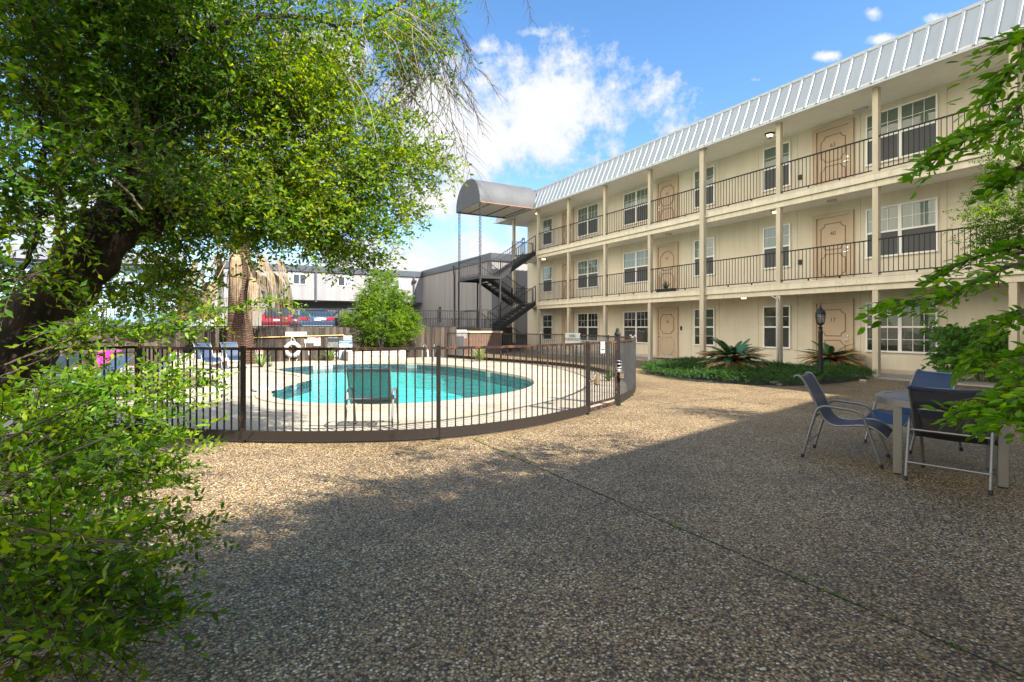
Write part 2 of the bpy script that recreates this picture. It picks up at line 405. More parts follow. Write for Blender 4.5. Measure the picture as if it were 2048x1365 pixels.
# ------------------------------------------------------------------ swimming pool
def tilemat():
    m, t, b, o = nt('pool_tile'); v = coords(t, 'Object', (1,1,1))
    vo = N(t, 'ShaderNodeTexVoronoi', Scale=24.0, Randomness=.15); t.links.new(v, vo.inputs['Vector'])
    sp = t.nodes.new('ShaderNodeSeparateColor'); t.links.new(vo.outputs['Color'], sp.inputs[0])
    r = ramp(t, [(0,(.018,.035,.05)),(.4,(.03,.055,.07)),(.75,(.05,.08,.095)),(1,(.12,.15,.165))]); t.links.new(sp.outputs[0], r.inputs[0])
    t.links.new(r.outputs[0], b.inputs['Base Color']); b.inputs['Roughness'].default_value = .25; return m
def watermat():
    m, t, b, o = nt('pool_water'); t.nodes.remove(b); v = coords(t, 'Object', (1,1,1))
    n1 = noise(t, v, 2.2, 4, .55); n2 = noise(t, v, 9, 3, .5)
    ad = N(t, 'ShaderNodeMath', operation='MULTIPLY_ADD'); t.links.new(n2.outputs['Fac'], ad.inputs[0]); ad.inputs[1].default_value = .35; t.links.new(n1.outputs['Fac'], ad.inputs[2])
    bp = N(t, 'ShaderNodeBump', Strength=.8, Distance=.06); t.links.new(ad.outputs[0], bp.inputs['Height'])
    tr = N(t, 'ShaderNodeBsdfTransparent'); tr.inputs[0].default_value = (.44,.90,.88,1)
    gl = N(t, 'ShaderNodeBsdfGlossy', Roughness=.03); t.links.new(bp.outputs[0], gl.inputs['Normal'])
    fr = N(t, 'ShaderNodeFresnel', IOR=1.19); t.links.new(bp.outputs[0], fr.inputs['Normal'])
    mx = t.nodes.new('ShaderNodeMixShader'); t.links.new(fr.outputs[0], mx.inputs[0]); t.links.new(tr.outputs[0], mx.inputs[1]); t.links.new(gl.outputs[0], mx.inputs[2]); t.links.new(mx.outputs[0], o.inputs[0])
    return m
M_PLASTER = plain('pool_plaster', (.20,.72,.68), .7, var=.10, scale=1.3)
pr = thing('swimming_pool', 'kidney-shaped turquoise swimming pool inside the iron fence', 'swimming pool', (-3, 15, 0))
c2 = offset(pool, .03)
mb = strip(c2, cop, .045, .045); nn = len(pool)
mb.add(strip(cop, cop, .0, .045).v, strip(cop, cop, 0, .045).f); mb.add(strip(c2, c2, -.03, .045).v, strip(c2, c2, -.03, .045).f); mb.add(strip(pool, c2, -.03, -.03).v, strip(pool, c2, -.03, -.03).f)
part('coping', mb, M_COPING, pr)
part('tile_band', strip(pool, pool, -.03, -.36), tilemat(), pr)
flo = offset(pool, -.22); DEP = -.95
mb = strip(pool, flo, -.36, DEP); f2 = sheet([flo], DEP); mb.add(f2.v, f2.f)
part('basin', mb, M_PLASTER, pr)
w = sheet([pool], -.15)
part('water', w, watermat(), pr)
M_WHITE = plain('white_paint', (.46,.455,.435), .5, var=.05)
M_BLACK = plain('black_ink', (.02,.02,.022), .5, var=.1)
# depth markers on the tile band and on the deck
def marker(u, v, body, width, sz):
    # nearest pool vertex seen at (u, v)
    g = gnd(u, v); i = min(range(nn), key=lambda k: (pool[k]-g).length); p = pool[i]; tg = (pool[(i+1)%nn]-pool[i-1]).normalized()
    nrm = Vector((-tg.y, tg.x, 0))
    if nrm.dot(Vector((-3,15,0))-p) < 0: nrm = -nrm
    right = nrm.cross(ZZ) * -1
    right = ZZ.cross(nrm)
    c = p + nrm*.012 + Vector((0,0,-.10))
    mb = MB(); a = right*width/2; h = Vector((0,0,.07))
    for d in (0,): mb.add([c-a-h, c+a-h, c+a+h, c-a+h, c-a-h-nrm*.01, c+a-h-nrm*.01, c+a+h-nrm*.01, c-a+h-nrm*.01], [(0,1,2,3),(4,7,6,5),(0,4,5,1),(1,5,6,2),(2,6,7,3),(3,7,4,0)])
    pl = part('depth_marker', mb, M_WHITE, pr)
    text('lettering', body, sz, face_mat(c + nrm*.003, right, ZZ), M_BLACK, pl)
marker(648, 729, '7 FT  8 IN', .95, .13); marker(821, 728, '7 FT 8 IN', .55, .11); marker(980, 743, '5 FT', .32, .12); marker(611, 766, '3 FT', .2, .11)
mb = MB(); c = gnd(925, 814) ; d = Vector((.92,.39,0)).normalized(); e = Vector((-d.y,d.x,0))
dm = thing('deck_depth_sign', 'white depth tiles set in the deck in front of the pool', 'depth marker', (c.x,c.y,.024))
mb.add([c-d*.42-e*.09+ZZ*.024, c+d*.42-e*.09+ZZ*.024, c+d*.42+e*.09+ZZ*.024, c-d*.42+e*.09+ZZ*.024], [(0,1,2,3)])
part('tile', mb, M_WHITE, dm); text('lettering', 'NO DIVING  4 FT 6 IN', .085, face_mat(c+ZZ*.026, d, e), M_BLACK, dm)
c = gnd(496, 798); mb = MB(); mb.add([c-d*.16-e*.06+ZZ*.024, c+d*.16-e*.06+ZZ*.024, c+d*.16+e*.06+ZZ*.024, c-d*.16+e*.06+ZZ*.024], [(0,1,2,3)])
dm = thing('deck_depth_sign', 'small white depth tile set in the deck beside the skimmer lid', 'depth marker', (c.x,c.y,.024)); part('tile', mb, M_WHITE, dm); text('lettering', '3 FT', .085, face_mat(c+ZZ*.026, d, e), M_BLACK, dm)
# white skimmer lid at the left lip
c = gnd(536, 783); mb = MB(); mb.lathe([(.0,.075),(.30,.075),(.34,.06),(.34,.02)], (c.x,c.y,.028), 24)
solo('skimmer_lid', mb, M_WHITE, 'round white skimmer lid lying on the left lip of the pool', 'skimmer lid', (c.x,c.y,.03), smooth=True)
# ladder rails at the far right edge
M_STEEL = plain('brushed_steel', (.62,.63,.64), .22, 1.0, var=.05)
c = L(20.9, 7.5); c = gnd(855, 727)
la = thing('pool_ladder', 'chromed grab rails of the pool ladder at the far pool edge', 'pool ladder', (c.x, c.y, .02))
for k, du in ((0, 0), (1, .46)):
    b0 = c + D2*du; out = D1*.55
    pts = [b0+out+ZZ*.0, b0+out+ZZ*.45, b0+out*.9+ZZ*.66, b0+out*.6+ZZ*.76, b0+out*.2+ZZ*.66, b0-out*.1+ZZ*.35, b0-out*.25-ZZ*.0, b0-out*.3-ZZ*.6]
    part('grab_rail', MB().tube(crom(pts, 5), .024, 8), M_STEEL, la, smooth=True)
mb = MB()
for k in range(3): mb.bar(c-D1*.17-ZZ*(.15+.25*k), c-D1*.17+D2*.46-ZZ*(.15+.25*k), .08, .03)
part('ladder_steps', mb, M_STEEL, la)

# ------------------------------------------------------------------ parking level beyond the wood fence
M_ASPH = plain('asphalt', (.07,.068,.065), .9, var=.25, scale=2, bmp=.3)
PK = 1.0
mb = MB(SF)
poly = [(WF+.35,-60),(WF+.35,11.0),(31.8,11.0),(31.8,40),(160,40),(160,-60)]
mb.prism([(a,b) for a,b in poly], lambda x,y,d: (x,y,d), -.6, PK)
structure('parking_lot', mb, M_ASPH)
# lawn strip left of the deck
M_SOIL = plain('lawn_soil', (.14,.12,.05), .95, var=.35, scale=4, bmp=.4, bscale=40)
lawn = [gnd(443,767), gnd(425,760), gnd(380,754), gnd(200,752), gnd(-200,760), gnd(-500,790), gnd(-100,830), gnd(200,800), gnd(330,786), gnd(400,777)]
structure('lawn', sheet([lawn], .026), M_SOIL)
# ------------------------------------------------------------------ the apartment building
def stucco(name, col):
    m, t, b, o = nt(name); v = coords(t, 'Object')
    n = noise(t, v, .8, 6, .6); r = ramp(t, [(.3, tuple(c*.93 for c in col)), (.7, tuple(c*1.05 for c in col))]); t.links.new(n.outputs['Fac'], r.inputs[0])
    n2 = noise(t, coords(t, 'Object', (1.2,1.2,.12)), 3, 8, .65); r2 = ramp(t, [(.45,(1,1,1)),(.66,(.94,.925,.90)),(.85,(.84,.81,.77))]); t.links.new(n2.outputs['Fac'], r2.inputs[0])
    t.links.new(mixc(t, r.outputs[0], r2.outputs[0], 1, 'MULTIPLY'), b.inputs['Base Color']); b.inputs['Roughness'].default_value = .9
    n3 = noise(t, v, 70, 4, .7); bump(t, n3.outputs['Fac'], b, .45, .012); return m
M_STUC = stucco('stucco', (.69,.625,.495))
M_TRIM = plain('cream_trim', (.68,.61,.46), .6, var=.10, scale=2.5, stretch=(2,2,.35), dirt=.36, dirtcol=(.47,.40,.29), bmp=.1)
M_SOFF = plain('soffit_paint', (.76,.73,.66), .8, var=.04)
M_COLM = plain('column_paint', (.56,.485,.35), .65, var=.09, scale=4, stretch=(1,1,.3))
M_MANS = plain('white_metal_roofing', (.44,.475,.49), .42, .1, var=.04, scale=1.2)
M_ROOFTOP = plain('roof_membrane', (.35,.34,.33), .9)
M_IRON = plain('black_iron', (.022,.02,.02), .6, var=.25, scale=20, spec=.25)
M_DOOR = plain('tan_door_paint', (.52,.395,.27), .55, var=.05, scale=2)
M_DOORT = plain('tan_door_trim', (.30,.20,.125), .5, var=.05)
M_CASE = plain('tan_casing', (.53,.415,.29), .6, var=.06)
M_WFRAME = plain('white_vinyl', (.82,.81,.77), .4, var=.03)
M_GROOVE = plain('panel_groove', (.44,.39,.31), .9)
def glassmat(name, tint, rough=.03, fr=1.5):
    m, t, b, o = nt(name); t.nodes.remove(b)
    tr = N(t, 'ShaderNodeBsdfTransparent'); tr.inputs[0].default_value = (*tint, 1)
    v = coords(t, 'Object'); n = noise(t, v, 1.3, 2); bp = N(t, 'ShaderNodeBump', Strength=.06, Distance=.1); t.links.new(n.outputs['Fac'], bp.inputs['Height'])
    gl = N(t, 'ShaderNodeBsdfGlossy', Roughness=rough); t.links.new(bp.outputs[0], gl.inputs['Normal'])
    f = N(t, 'ShaderNodeFresnel', IOR=fr); mx = t.nodes.new('ShaderNodeMixShader')
    ad = N(t, 'ShaderNodeMath', operation='MULTIPLY_ADD'); t.links.new(f.outputs[0], ad.inputs[0]); ad.inputs[1].default_value = .9; ad.inputs[2].default_value = .03; ad.use_clamp = True
    t.links.new(ad.outputs[0], mx.inputs[0]); t.links.new(tr.outputs[0], mx.inputs[1]); t.links.new(gl.outputs[0], mx.inputs[2]); t.links.new(mx.outputs[0], o.inputs[0]); return m
M_GLASS = glassmat('window_glass', (.82,.90,.86), .02, 1.55)
def blindmat(name, a, b_):
    m, t, b, o = nt(name); v = coords(t, 'Object'); wv = N(t, 'ShaderNodeTexWave', Scale=6.3, Distortion=.3); wv.bands_direction = 'Z'; t.links.new(v, wv.inputs['Vector'])
    r = ramp(t, [(.15, b_), (.45, a)]); t.links.new(wv.outputs['Fac'], r.inputs[0]); t.links.new(r.outputs[0], b.inputs['Base Color']); b.inputs['Roughness'].default_value = .6; return m
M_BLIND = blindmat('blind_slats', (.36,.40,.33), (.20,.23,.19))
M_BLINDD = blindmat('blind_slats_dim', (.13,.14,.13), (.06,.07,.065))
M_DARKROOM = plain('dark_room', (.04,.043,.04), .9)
M_SCREEN = plain('insect_screen', (.075,.08,.083), .7, var=.08, scale=1)
M_CURT = plain('curtain', (.42,.46,.46), .8, var=.15, scale=4, stretch=(5,5,.2))
TW = 18.10; TC = 16.70; S0 = -13.0; SE = 29.95; SR = 31.2
bd = thing('apartment_building', 'three-storey cream stucco apartment block with iron balconies and white metal mansard roof', 'apartment building', L(20, 18, 0), 0)
b = MB(SF); b.box(S0, SE, TW, 30, -.5, 8.9)
part('wall', b, M_STUC, bd)
b = MB(SF)
for z0, z1 in ((0.05, 2.95), (2.96, 5.9), (5.9, 8.3)):
    for s in (28.15, 26.7, 24.55, 22.2, 20.7, 18.55, 16.2, 14.75, 12.95, 11.4, 9.3, 7.0, 5.6, 4.0):
        b.box(s-.006, s+.006, TW-.004, TW+.01, z0, z1)
part('panel_groove', b, M_GROOVE, bd)
b = MB(SF); b.box(S0, SE, TW-.025, TW, 0, .16)
part('wall_base', b, plain('plinth_paint', (.50,.44,.35), .9), bd)
# floor slabs, beams and soffits
CS = [2.1, 5.11, 8.12, 11.12, 14.17, 17.17, 20.20, 23.23, 26.27, 29.2]
for zt, zb in ((2.93, 2.52), (5.89, 5.47)):
    b = MB(SF); b.box(S0, 29.3, TC-.10, TW, zb+.13, zt-.02)
    part('balcony_slab', b, M_SOFF, bd)
    b = MB(SF); b.box(S0, 26.35, TC-.20, TC-.1, zt-.20, zt); b.box(S0, 26.33, TC-.235, TC-.2, zt-.235, zt-.19); b.box(S0, 26.31, TC-.16, TC+.05, zb, zt-.24); b.box(S0, 26.33, TC-.215, TC-.2, zt-.035, zt-.005)
    part('balcony_beam', b, M_TRIM, bd, bevel=.006)
b = MB(SF); b.box(S0, 26.35, TC-.35, TW, -.06, .035)
part('walkway', b, plain('walkway_concrete', (.36,.33,.29), .9, var=.15, scale=2), bd)
b = MB(SF); b.box(S0, SR, 16.26, TW, 8.34, 8.42); b.box(SE, SR, TW, 30, 8.34, 8.42)
part('soffit', b, M_SOFF, bd)
# mansard
b = MB(SF)
TB, TT, ZB, ZT = 16.24, 16.78, 8.33, 9.56
b.add([(S0,TB,ZB),(SR,TB,ZB),(SR-.45,TT,ZT),(S0,TT,ZT)], [(0,1,2,3)])
b.add([(SR,TB,ZB),(SR,30,ZB),(SR-.45,30,ZT),(SR-.45,TT,ZT)], [(0,1,2,3)])
b.box(S0, SR-.43, TT-.04, TT+.12, ZT-.03, ZT+.06)
b.box(S0, SR+.0, TB-.015, TB+.02, ZB-.05, ZB+.02)
rib = .388; k = int((SR-.55-S0)/rib)
dn = Vector((0, TT-TB, ZT-ZB)); nrm = Vector((0, -(ZT-ZB), TT-TB)).normalized()
for i in range(k):
    s = S0+.1+rib*i
    p0 = Vector((s, TB, ZB)) ; p1 = Vector((s, TT, ZT))
    h = nrm*.055; w0, w1 = .06, .035
    for p in (0,):
        a0 = [p0+Vector((-w0,0,0)), p0+Vector((-w1,0,0))+h, p0+Vector((w1,0,0))+h, p0+Vector((w0,0,0))]
        a1 = [q + dn for q in a0]
        b.add(a0+a1, [(0,4,5,1),(1,5,6,2),(2,6,7,3),(3,2,1,0)])
for i in range(28):
    t_ = 16.9+i*rib
    p0 = Vector((SR, t_, ZB)); d2 = Vector((-.45, 0, ZT-ZB)); h = Vector((.04,0,.015))
    a0 = [p0+Vector((0,-.05,0)), p0+Vector((0,-.025,0))+h, p0+Vector((0,.025,0))+h, p0+Vector((0,.05,0))]; a1 = [q+d2 for q in a0]
    b.add(a0+a1, [(0,1,5,4),(1,2,6,5),(2,3,7,6),(3,2,1,0)])
part('mansard_roof', b, M_MANS, bd)
b = MB(SF); b.box(S0, SR-.46, TT+.13, 30, 9.3, 9.42)
part('flat_roof', b, M_ROOFTOP, bd)
# columns
for i, s in enumerate(CS):
    segs = [(.035, 2.52), (2.93, 5.47), (5.89, 8.34)]
    if i == 4:
        b = MB(SF); b.box(s-.10, s+.10, TC-.32, TC-.16, .0, 8.34); b.box(s-.13, s+.13, TC-.35, TC-.13, 8.28, 8.338)
        part('column', b, M_COLM, bd, bevel=.006); segs = []
    if i == 9: segs = [(0, 8.34)]
    for z0, z1 in segs:
        b = MB(SF); b.box(s-.078, s+.078, TC-.14, TC+.02, z0, z1-.002)
        part('column', b, M_COLM, bd, bevel=.006)
# railings, one per bay and floor
for zf in (2.93, 5.89):
    for i in range(8):
        sa, sb = CS[i]+.08, CS[i+1]-.08
        b = MB(SF); t_ = TC-.09
        b.box(sa, sb, t_-.022, t_+.022, zf+1.02, zf+1.055); b.box(sa, sb, t_-.016, t_+.016, zf+.075, zf+.105)
        n = int((sb-sa)/.122)
        for q in range(1, n): b.box(sa+(sb-sa)*q/n-.0075, sa+(sb-sa)*q/n+.0075, t_-.0075, t_+.0075, zf+.09, zf+1.03)
        for q in (.33, .67): b.box(sa+(sb-sa)*q-.02, sa+(sb-sa)*q+.02, t_-.014, t_+.014, zf, zf+.09)
        part('balcony_railing', b, M_IRON, bd)
# windows
def window(s0, s1, z0, z1, cols, style):
    if s0 > s1: s0, s1 = s1, s0
    fr = part('window', window_frame(s0, s1, z0, z1, cols, style), M_WFRAME, bd)
    zm = (z0+z1)/2
    up = {'blind': M_BLIND, 'dim': M_BLINDD, 'dark': M_DARKROOM, 'curtain': M_CURT}[style]
    dr = random.choice((.04, .04, .04, .12, .22, .3)) * (z1-z0) if style in ('blind', 'dim') else .05
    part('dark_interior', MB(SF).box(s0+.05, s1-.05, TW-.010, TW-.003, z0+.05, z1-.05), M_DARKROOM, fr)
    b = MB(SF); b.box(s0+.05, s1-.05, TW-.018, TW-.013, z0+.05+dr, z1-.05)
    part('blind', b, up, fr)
    if style != 'dim':
        b = MB(SF); b.box(s0+.05, s1-.05, TW-.030, TW-.026, z0+.05, zm-.02); part('insect_screen', b, M_SCREEN, fr)
    b = MB(SF); n = cols; wdt = (s1-s0)/n
    for q in range(n):
        b.add([(s0+wdt*q+.04, TW-.040, zm), (s0+wdt*(q+1)-.04, TW-.040, zm), (s0+wdt*(q+1)-.04, TW-.040, z1-.04), (s0+wdt*q+.04, TW-.040, z1-.04)], [(0,1,2,3)])
        if style in ('dim', 'dark'): b.add([(s0+wdt*q+.04, TW-.036, z0+.04), (s0+wdt*(q+1)-.04, TW-.036, z0+.04), (s0+wdt*(q+1)-.04, TW-.036, zm), (s0+wdt*q+.04, TW-.036, zm)], [(0,1,2,3)])
    part('pane', b, M_GLASS, fr)
def window_frame(s0, s1, z0, z1, cols, style):
    b = MB(SF); f = .05; zm = (z0+z1)/2; t0, t1 = TW-.065, TW-.001
    b.box(s0, s0+f, t0, t1, z0, z1); b.box(s1-f, s1, t0, t1, z0, z1); b.box(s0+f, s1-f, t0, t1, z1-f, z1); b.box(s0-.02, s1+.02, t0-.015, t1, z0-.002, z0+f)
    w = (s1-s0)/cols
    for q in range(1, cols): b.box(s0+w*q-.05, s0+w*q+.05, t0+.003, t1, z0+f, z1-f)
    for q in range(cols):
        a, c = s0+w*q+f, s0+w*(q+1)-f
        b.box(a-.01, c+.01, t0+.006, t1-.004, zm-.028, zm+.028)
        nm = 3 if cols == 2 else 2
        rows = [(zm+.03, z1-f)] + ([(z0+f, zm-.03)] if style == 'dim' else [])
        for za, zb_ in rows:
            for m_ in range(1, nm): b.box(a+(c-a)*m_/nm-.008, a+(c-a)*m_/nm+.008, TW-.05, TW-.042, za, zb_)
            b.box(a, c, TW-.049, TW-.043, (za+zb_)/2-.008, (za+zb_)/2+.008)
    return b
WZ = ((.68, 2.24), (3.62, 5.18), (6.54, 8.15))
for lv, (z0, z1) in enumerate(WZ):
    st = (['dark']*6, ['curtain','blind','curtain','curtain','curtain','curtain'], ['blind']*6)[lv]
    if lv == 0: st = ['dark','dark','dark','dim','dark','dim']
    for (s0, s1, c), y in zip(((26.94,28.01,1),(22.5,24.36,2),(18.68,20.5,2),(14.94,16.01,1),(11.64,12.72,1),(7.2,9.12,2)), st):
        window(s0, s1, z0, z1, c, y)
    window(3.3, 5.2, z0, z1, 2, 'blind')
# doors
def door(s0, s1, zf, num, arch=False, white_lower=False, right_knob=True):
    if s0 > s1: s0, s1 = s1, s0
    H = 2.22; t = TW
    b = MB(SF); b.box(s0+.12, s1-.12, t-.022, t-.002, zf+.06, zf+H-.04)
    d = part('door', b, M_DOOR, bd)
    b = MB(SF); cw = .13
    b.box(s0, s0+cw, t-.075, t-.001, zf, zf+H); b.box(s1-cw, s1, t-.075, t-.001, zf, zf+H); b.box(s0, s1, t-.078, t-.001, zf+H-.001, zf+H+cw-.01); b.box(s0+cw, s1-cw, t-.06, t-.001, zf, zf+.055)
    part('casing', b, M_CASE, d, bevel=.006)
    a, c = s0+.12+.15, s1-.12-.15
    def panel(z0, z1, archd):
        n = .14; pts = []
        P = lambda s, z: Vector((s, t-.03, z))
        def cor(cs, cz, a0, a1): return [P(cs+n*math.cos(a0+(a1-a0)*k/5), cz+n*math.sin(a0+(a1-a0)*k/5)) for k in range(6)]
        pts += cor(a, z0, PI/2, 0) + cor(c, z0, PI, PI/2)
        if archd: pts += [P(c, z1-.22), P(c-.09, z1-.22)] + [P((a+c)/2+((c-a)/2-.09)*math.cos(PI*k/8), z1-.22+.2*math.sin(PI*k/8)) for k in range(9)] + [P(a+.09, z1-.22), P(a, z1-.22)]
        else: pts += cor(c, z1, -PI/2, -PI) + cor(a, z1, 0, -PI/2)
        return pts + [pts[0]]
    b = MB(SF); b.tube(panel(zf+1.13, zf+H-.22, arch), .016, 6)
    part('moulding', b, M_DOORT, d)
    b = MB(SF); b.tube(panel(zf+.2, zf+.98, False), .018 if white_lower else .016, 6)
    part('moulding', b, M_WHITE if white_lower else M_DOORT, d, 'white lower door moulding' if white_lower else None)
    ks = s0+.12+.07 if right_knob else s1-.12-.07
    b = MB(SF)
    for z in (1.0, 1.14):
        b.tube([(ks, t-.024, zf+z), (ks, t-.04, zf+z)], .03, 10)
    b.tube([(ks, t-.04, zf+1.0), (ks, t-.085, zf+1.0)], .012, 8); b.bar((ks, t-.085, zf+1.0), (ks+(.1 if right_knob else -.1), t-.085, zf+.99), .022)
    part('door_handle', b, M_STEEL, d)
    if num:
        text('number', num, .19, face_mat(L((s0+s1)/2, t-.024, zf+1.66), -D1, ZZ), M_BLACK, d)
for zf, nums in ((.035, ('18','17')), (2.93, ('41','40')), (5.89, ('64','63'))):
    door(24.78, 25.96, zf, '', arch=(zf < 4 and zf > 1))
    door(16.92, 18.26, zf, nums[0], arch=(zf > 1 and zf < 4), white_lower=(zf < 1), right_knob=False)
    door(9.49, 10.83, zf, nums[1])
# porch lights under the soffits and slabs: lit lanterns
M_LITGLASS = emit('lit_lantern_glass', (1.0,.72,.38), 2.2)
M_BRONZE = plain('bronze', (.05,.035,.025), .4, .6)
for s, t_, z in ((11.9, 17.25, 8.34), (11.75, 17.35, 5.60), (26.9, 16.95, 8.34), (26.6, 17.2, 5.60), (13.0, 17.3, 2.65)):
    c = L(s, t_, z); b = MB(Matrix.Translation(c))
    b.lathe([(.0,0),(.17,0),(.17,-.035),(.145,-.05),(.13,-.055)], (0,0,0), 8)
    for k in range(8):
        q = 2*PI*k/8; b.bar((.135*math.cos(q), .135*math.sin(q), -.05), (.085*math.cos(q), .085*math.sin(q), -.15), .012)
    b.lathe([(.0,-.165),(.09,-.155),(.09,-.145),(.0,-.145)], (0,0,0), 8)
    li = part('ceiling_light', b, M_BRONZE, bd)
    b = MB(Matrix.Translation(c)); b.lathe([(.125,-.052),(.08,-.145)], (0,0,0), 8); part('lamp_glass', b, M_LITGLASS, li)
for s, z in ((10.95, 6.75), (10.95, 3.75)):
    b = MB(SF); b.box(s+.35-.06, s+.35+.06, TW-.05, TW-.003, z-.085, z+.085); b.box(s+.35-.045, s+.35+.045, TW-.06, TW-.05, z-.06, z+.02)
    part('outlet_box', b, M_BLACK, bd, bevel=.01)
b = MB(SF); b.box(16.72, 16.80, TW-.04, TW-.003, 1.32, 1.5); part('doorbell', b, M_BLACK, bd)
b = MB(SF); b.box(8.95, 9.35, 17.7, 17.85, 8.27, 8.335); part('smoke_vent', b, M_WHITE, bd)
for s, z in ((9.9, 5.56), (17.0, 5.56), (17.2, 2.61), (10.1, 2.61)):
    b = MB(SF); b.box(s-.14, s+.14, 17.5, 17.6, z-.03, z+.035); part('tube_light', b, M_WHITE, bd)
# grey conduit that runs down the front of a ground-floor column
b = MB(SF); t_ = TC-.20; b.tube([(11.3, t_-.02, 2.50), (11.22, t_-.02, 2.46), (11.08, t_-.02, 2.38), (11.05, t_-.02, 2.25), (11.05, t_-.02, .1), (11.05, t_-.02, .03)], .028, 8)
part('conduit', b, plain('galvanised', (.33,.35,.38), .4, .7), bd, smooth=True)
# door mat, balcony planter
c = L(17.3, 17.7, .036); b = MB(SF); b.box(16.95, 17.85, 17.4, 17.95, .036, .055)
solo('door_mat', b, plain('coir_mat', (.06,.045,.035), .95, var=.3, scale=40), 'dark door mat on the walkway in front of door 18', 'door mat', c)

# off-camera neighbours of the same complex (they throw the shade on the paving)
bw = thing('apartment_building', 'taller stucco corner block of the apartments beside the camera', 'apartment building', L(-5, 18, 0), 0)
b = MB(SF); b.box(-14, 2.6, 15.2, 30, 8.45, 9.62); part('roof_block', b, M_STUC, bw)
b = MB(SF); b.box(-13.8, 2.0, 16.9, 29.5, -.3, 8.32); part('wall', b, M_STUC, bw)
wm = Matrix.Translation(L(-4.45, 9.0, 0)) @ SF @ Matrix.Rotation(R(-77), 4, 'Z')
bw2 = thing('apartment_building', 'cream stucco apartment wing standing behind the camera', 'apartment building', L(-8, 8, 0), 0)
b = MB(SF)
poly = [(-8.15,-30),(-3.15,-9+.0),(-3.15+1.45*0-.0,-9)]
sl_ = .235
P0 = (-4.60-sl_*9, -3.0); 
def wing(t): return -5.05 + sl_*(t-8.5)
b.prism([(wing(-14), -14), (wing(15.1), 15.1), (-24, 15.1), (-24, -14)], lambda x,y,d: (x,y,d), 8.2, 9.6); part('roof_block', b, M_MANS, bw2)
b = MB(SF); b.prism([(wing(-14)-1.6, -14), (wing(15)-1.6, 15), (-24, 15), (-24, -14)], lambda x,y,d: (x,y,d), -.3, 8.2); part('wall', b, M_STUC, bw2)

# ------------------------------------------------------------------ staircase tower at the far end
st = thing('metal_staircase', 'black open-tread metal staircase in switchback flights at the far end of the apartments', 'staircase', L(27.8, 14, 0), 0)
SA, SB = 26.42, 29.32; TA, TL, TU = 12.92, 14.2, 16.5
M_STAIR = plain('black_stair_steel', (.02,.019,.019), .55, var=.2, scale=10)
ZU, ZLo = 4.33, 1.42
for zl, tb in ((ZU, TL), (ZLo, TL)):
    b = MB(SF); b.box(SA-.05, SB+.05, TA-.05, tb, zl-.05, zl); 
    b.box(SA-.06, SB+.06, TA-.06, TA-.02, zl-.16, zl+.01); b.box(SA-.06, SA-.02, TA, tb, zl-.16, zl+.01); b.box(SB+.02, SB+.06, TA, tb, zl-.16, zl+.01); b.box(SA, SB, tb-.02, tb+.02, zl-.16, zl-.05)
    part('landing', b, M_STAIR, st)
def flight(s0, s1, ta, za, tb, zb, n):
    b = MB(SF)
    for k in range(n):
        q = (k+.5)/n; t_ = ta+(tb-ta)*q; z = za+(zb-za)*(k+1)/n if False else za+(zb-za)*q+.03
        b.box(s0+.03, s1-.03, t_-.15, t_+.15, z-.02, z+.02); b.box(s0+.03, s1-.03, t_-.15*(1 if tb>ta else -1)-.006, t_-.15*(1 if tb>ta else -1)+.006, z-.06, z-.02)
    part('treads', b, M_STAIR, st)
    for s in (s0, s1):
        b = MB(SF); b.bar((s, ta, za-.04), (s, tb, zb-.04), .045, .24); part('stringer', b, M_STAIR, st)
    for s in (s0, s1):
        b = MB(SF); b.bar((s, ta, za+.98), (s, tb, zb+.98), .035, .035); b.bar((s, ta, za+.15), (s, tb, zb+.15), .025, .025)
        m = 18
        for k in range(m+1):
            q = k/m; t_ = ta+(tb-ta)*q; z = za+(zb-za)*q; w = .008 if 0<k<m else .02
            b.box(s-w, s+w, t_-w, t_+w, z-.02 if 0<k<m else z-.1, z+.98)
        part('railing', b, M_STAIR, st)
flight(SA+.02, 27.72, TL, ZU, TU+.02, 5.86, 9); flight(28.0, SB-.02, TL, ZU, TU+.02, 2.92, 9)
flight(SA+.02, 27.72, TL, ZLo, TU+.02, 2.90, 9); flight(28.0, SB-.02, TL, ZLo, TU, .05, 9)
def guard(pts, z):
    b = MB(SF)
    for (a, c), (d, e) in zip(pts, pts[1:]):
        for h, w in ((1.0, .035), (.1, .025)): b.bar((a,c,z+h), (d,e,z+h), w, w)
        ln = math.hypot(d-a, e-c); m = max(1, int(ln/.13))
        for k in range(m+1):
            w = .008 if 0<k<m else .02
            x, y = a+(d-a)*k/m, c+(e-c)*k/m; b.box(x-w, x+w, y-w, y+w, z, z+1.0)
    part('railing', b, M_STAIR, st)
for zl in (ZU, ZLo): guard([(SA+.02, TL), (SA+.02, TA), (SB, TA), (SB, TL)], zl)
for zf in (2.93, 5.89): guard([(29.25, TU+.05), (29.25, TW-.05)], zf); guard([(27.74, TU+.03), (27.98, TU+.03)], zf)
for s, t_ in ((SA-.02, TA-.02), (SB+.02, TA-.02), (SA-.02, TL-.05), (SB+.02, TL-.05)):
    z0 = .0 if False else ZLo; b = MB(SF); b.box(s-.04, s+.04, t_-.04, t_+.04, 1.28, ZU-.16); part('post', b, M_STAIR, st)
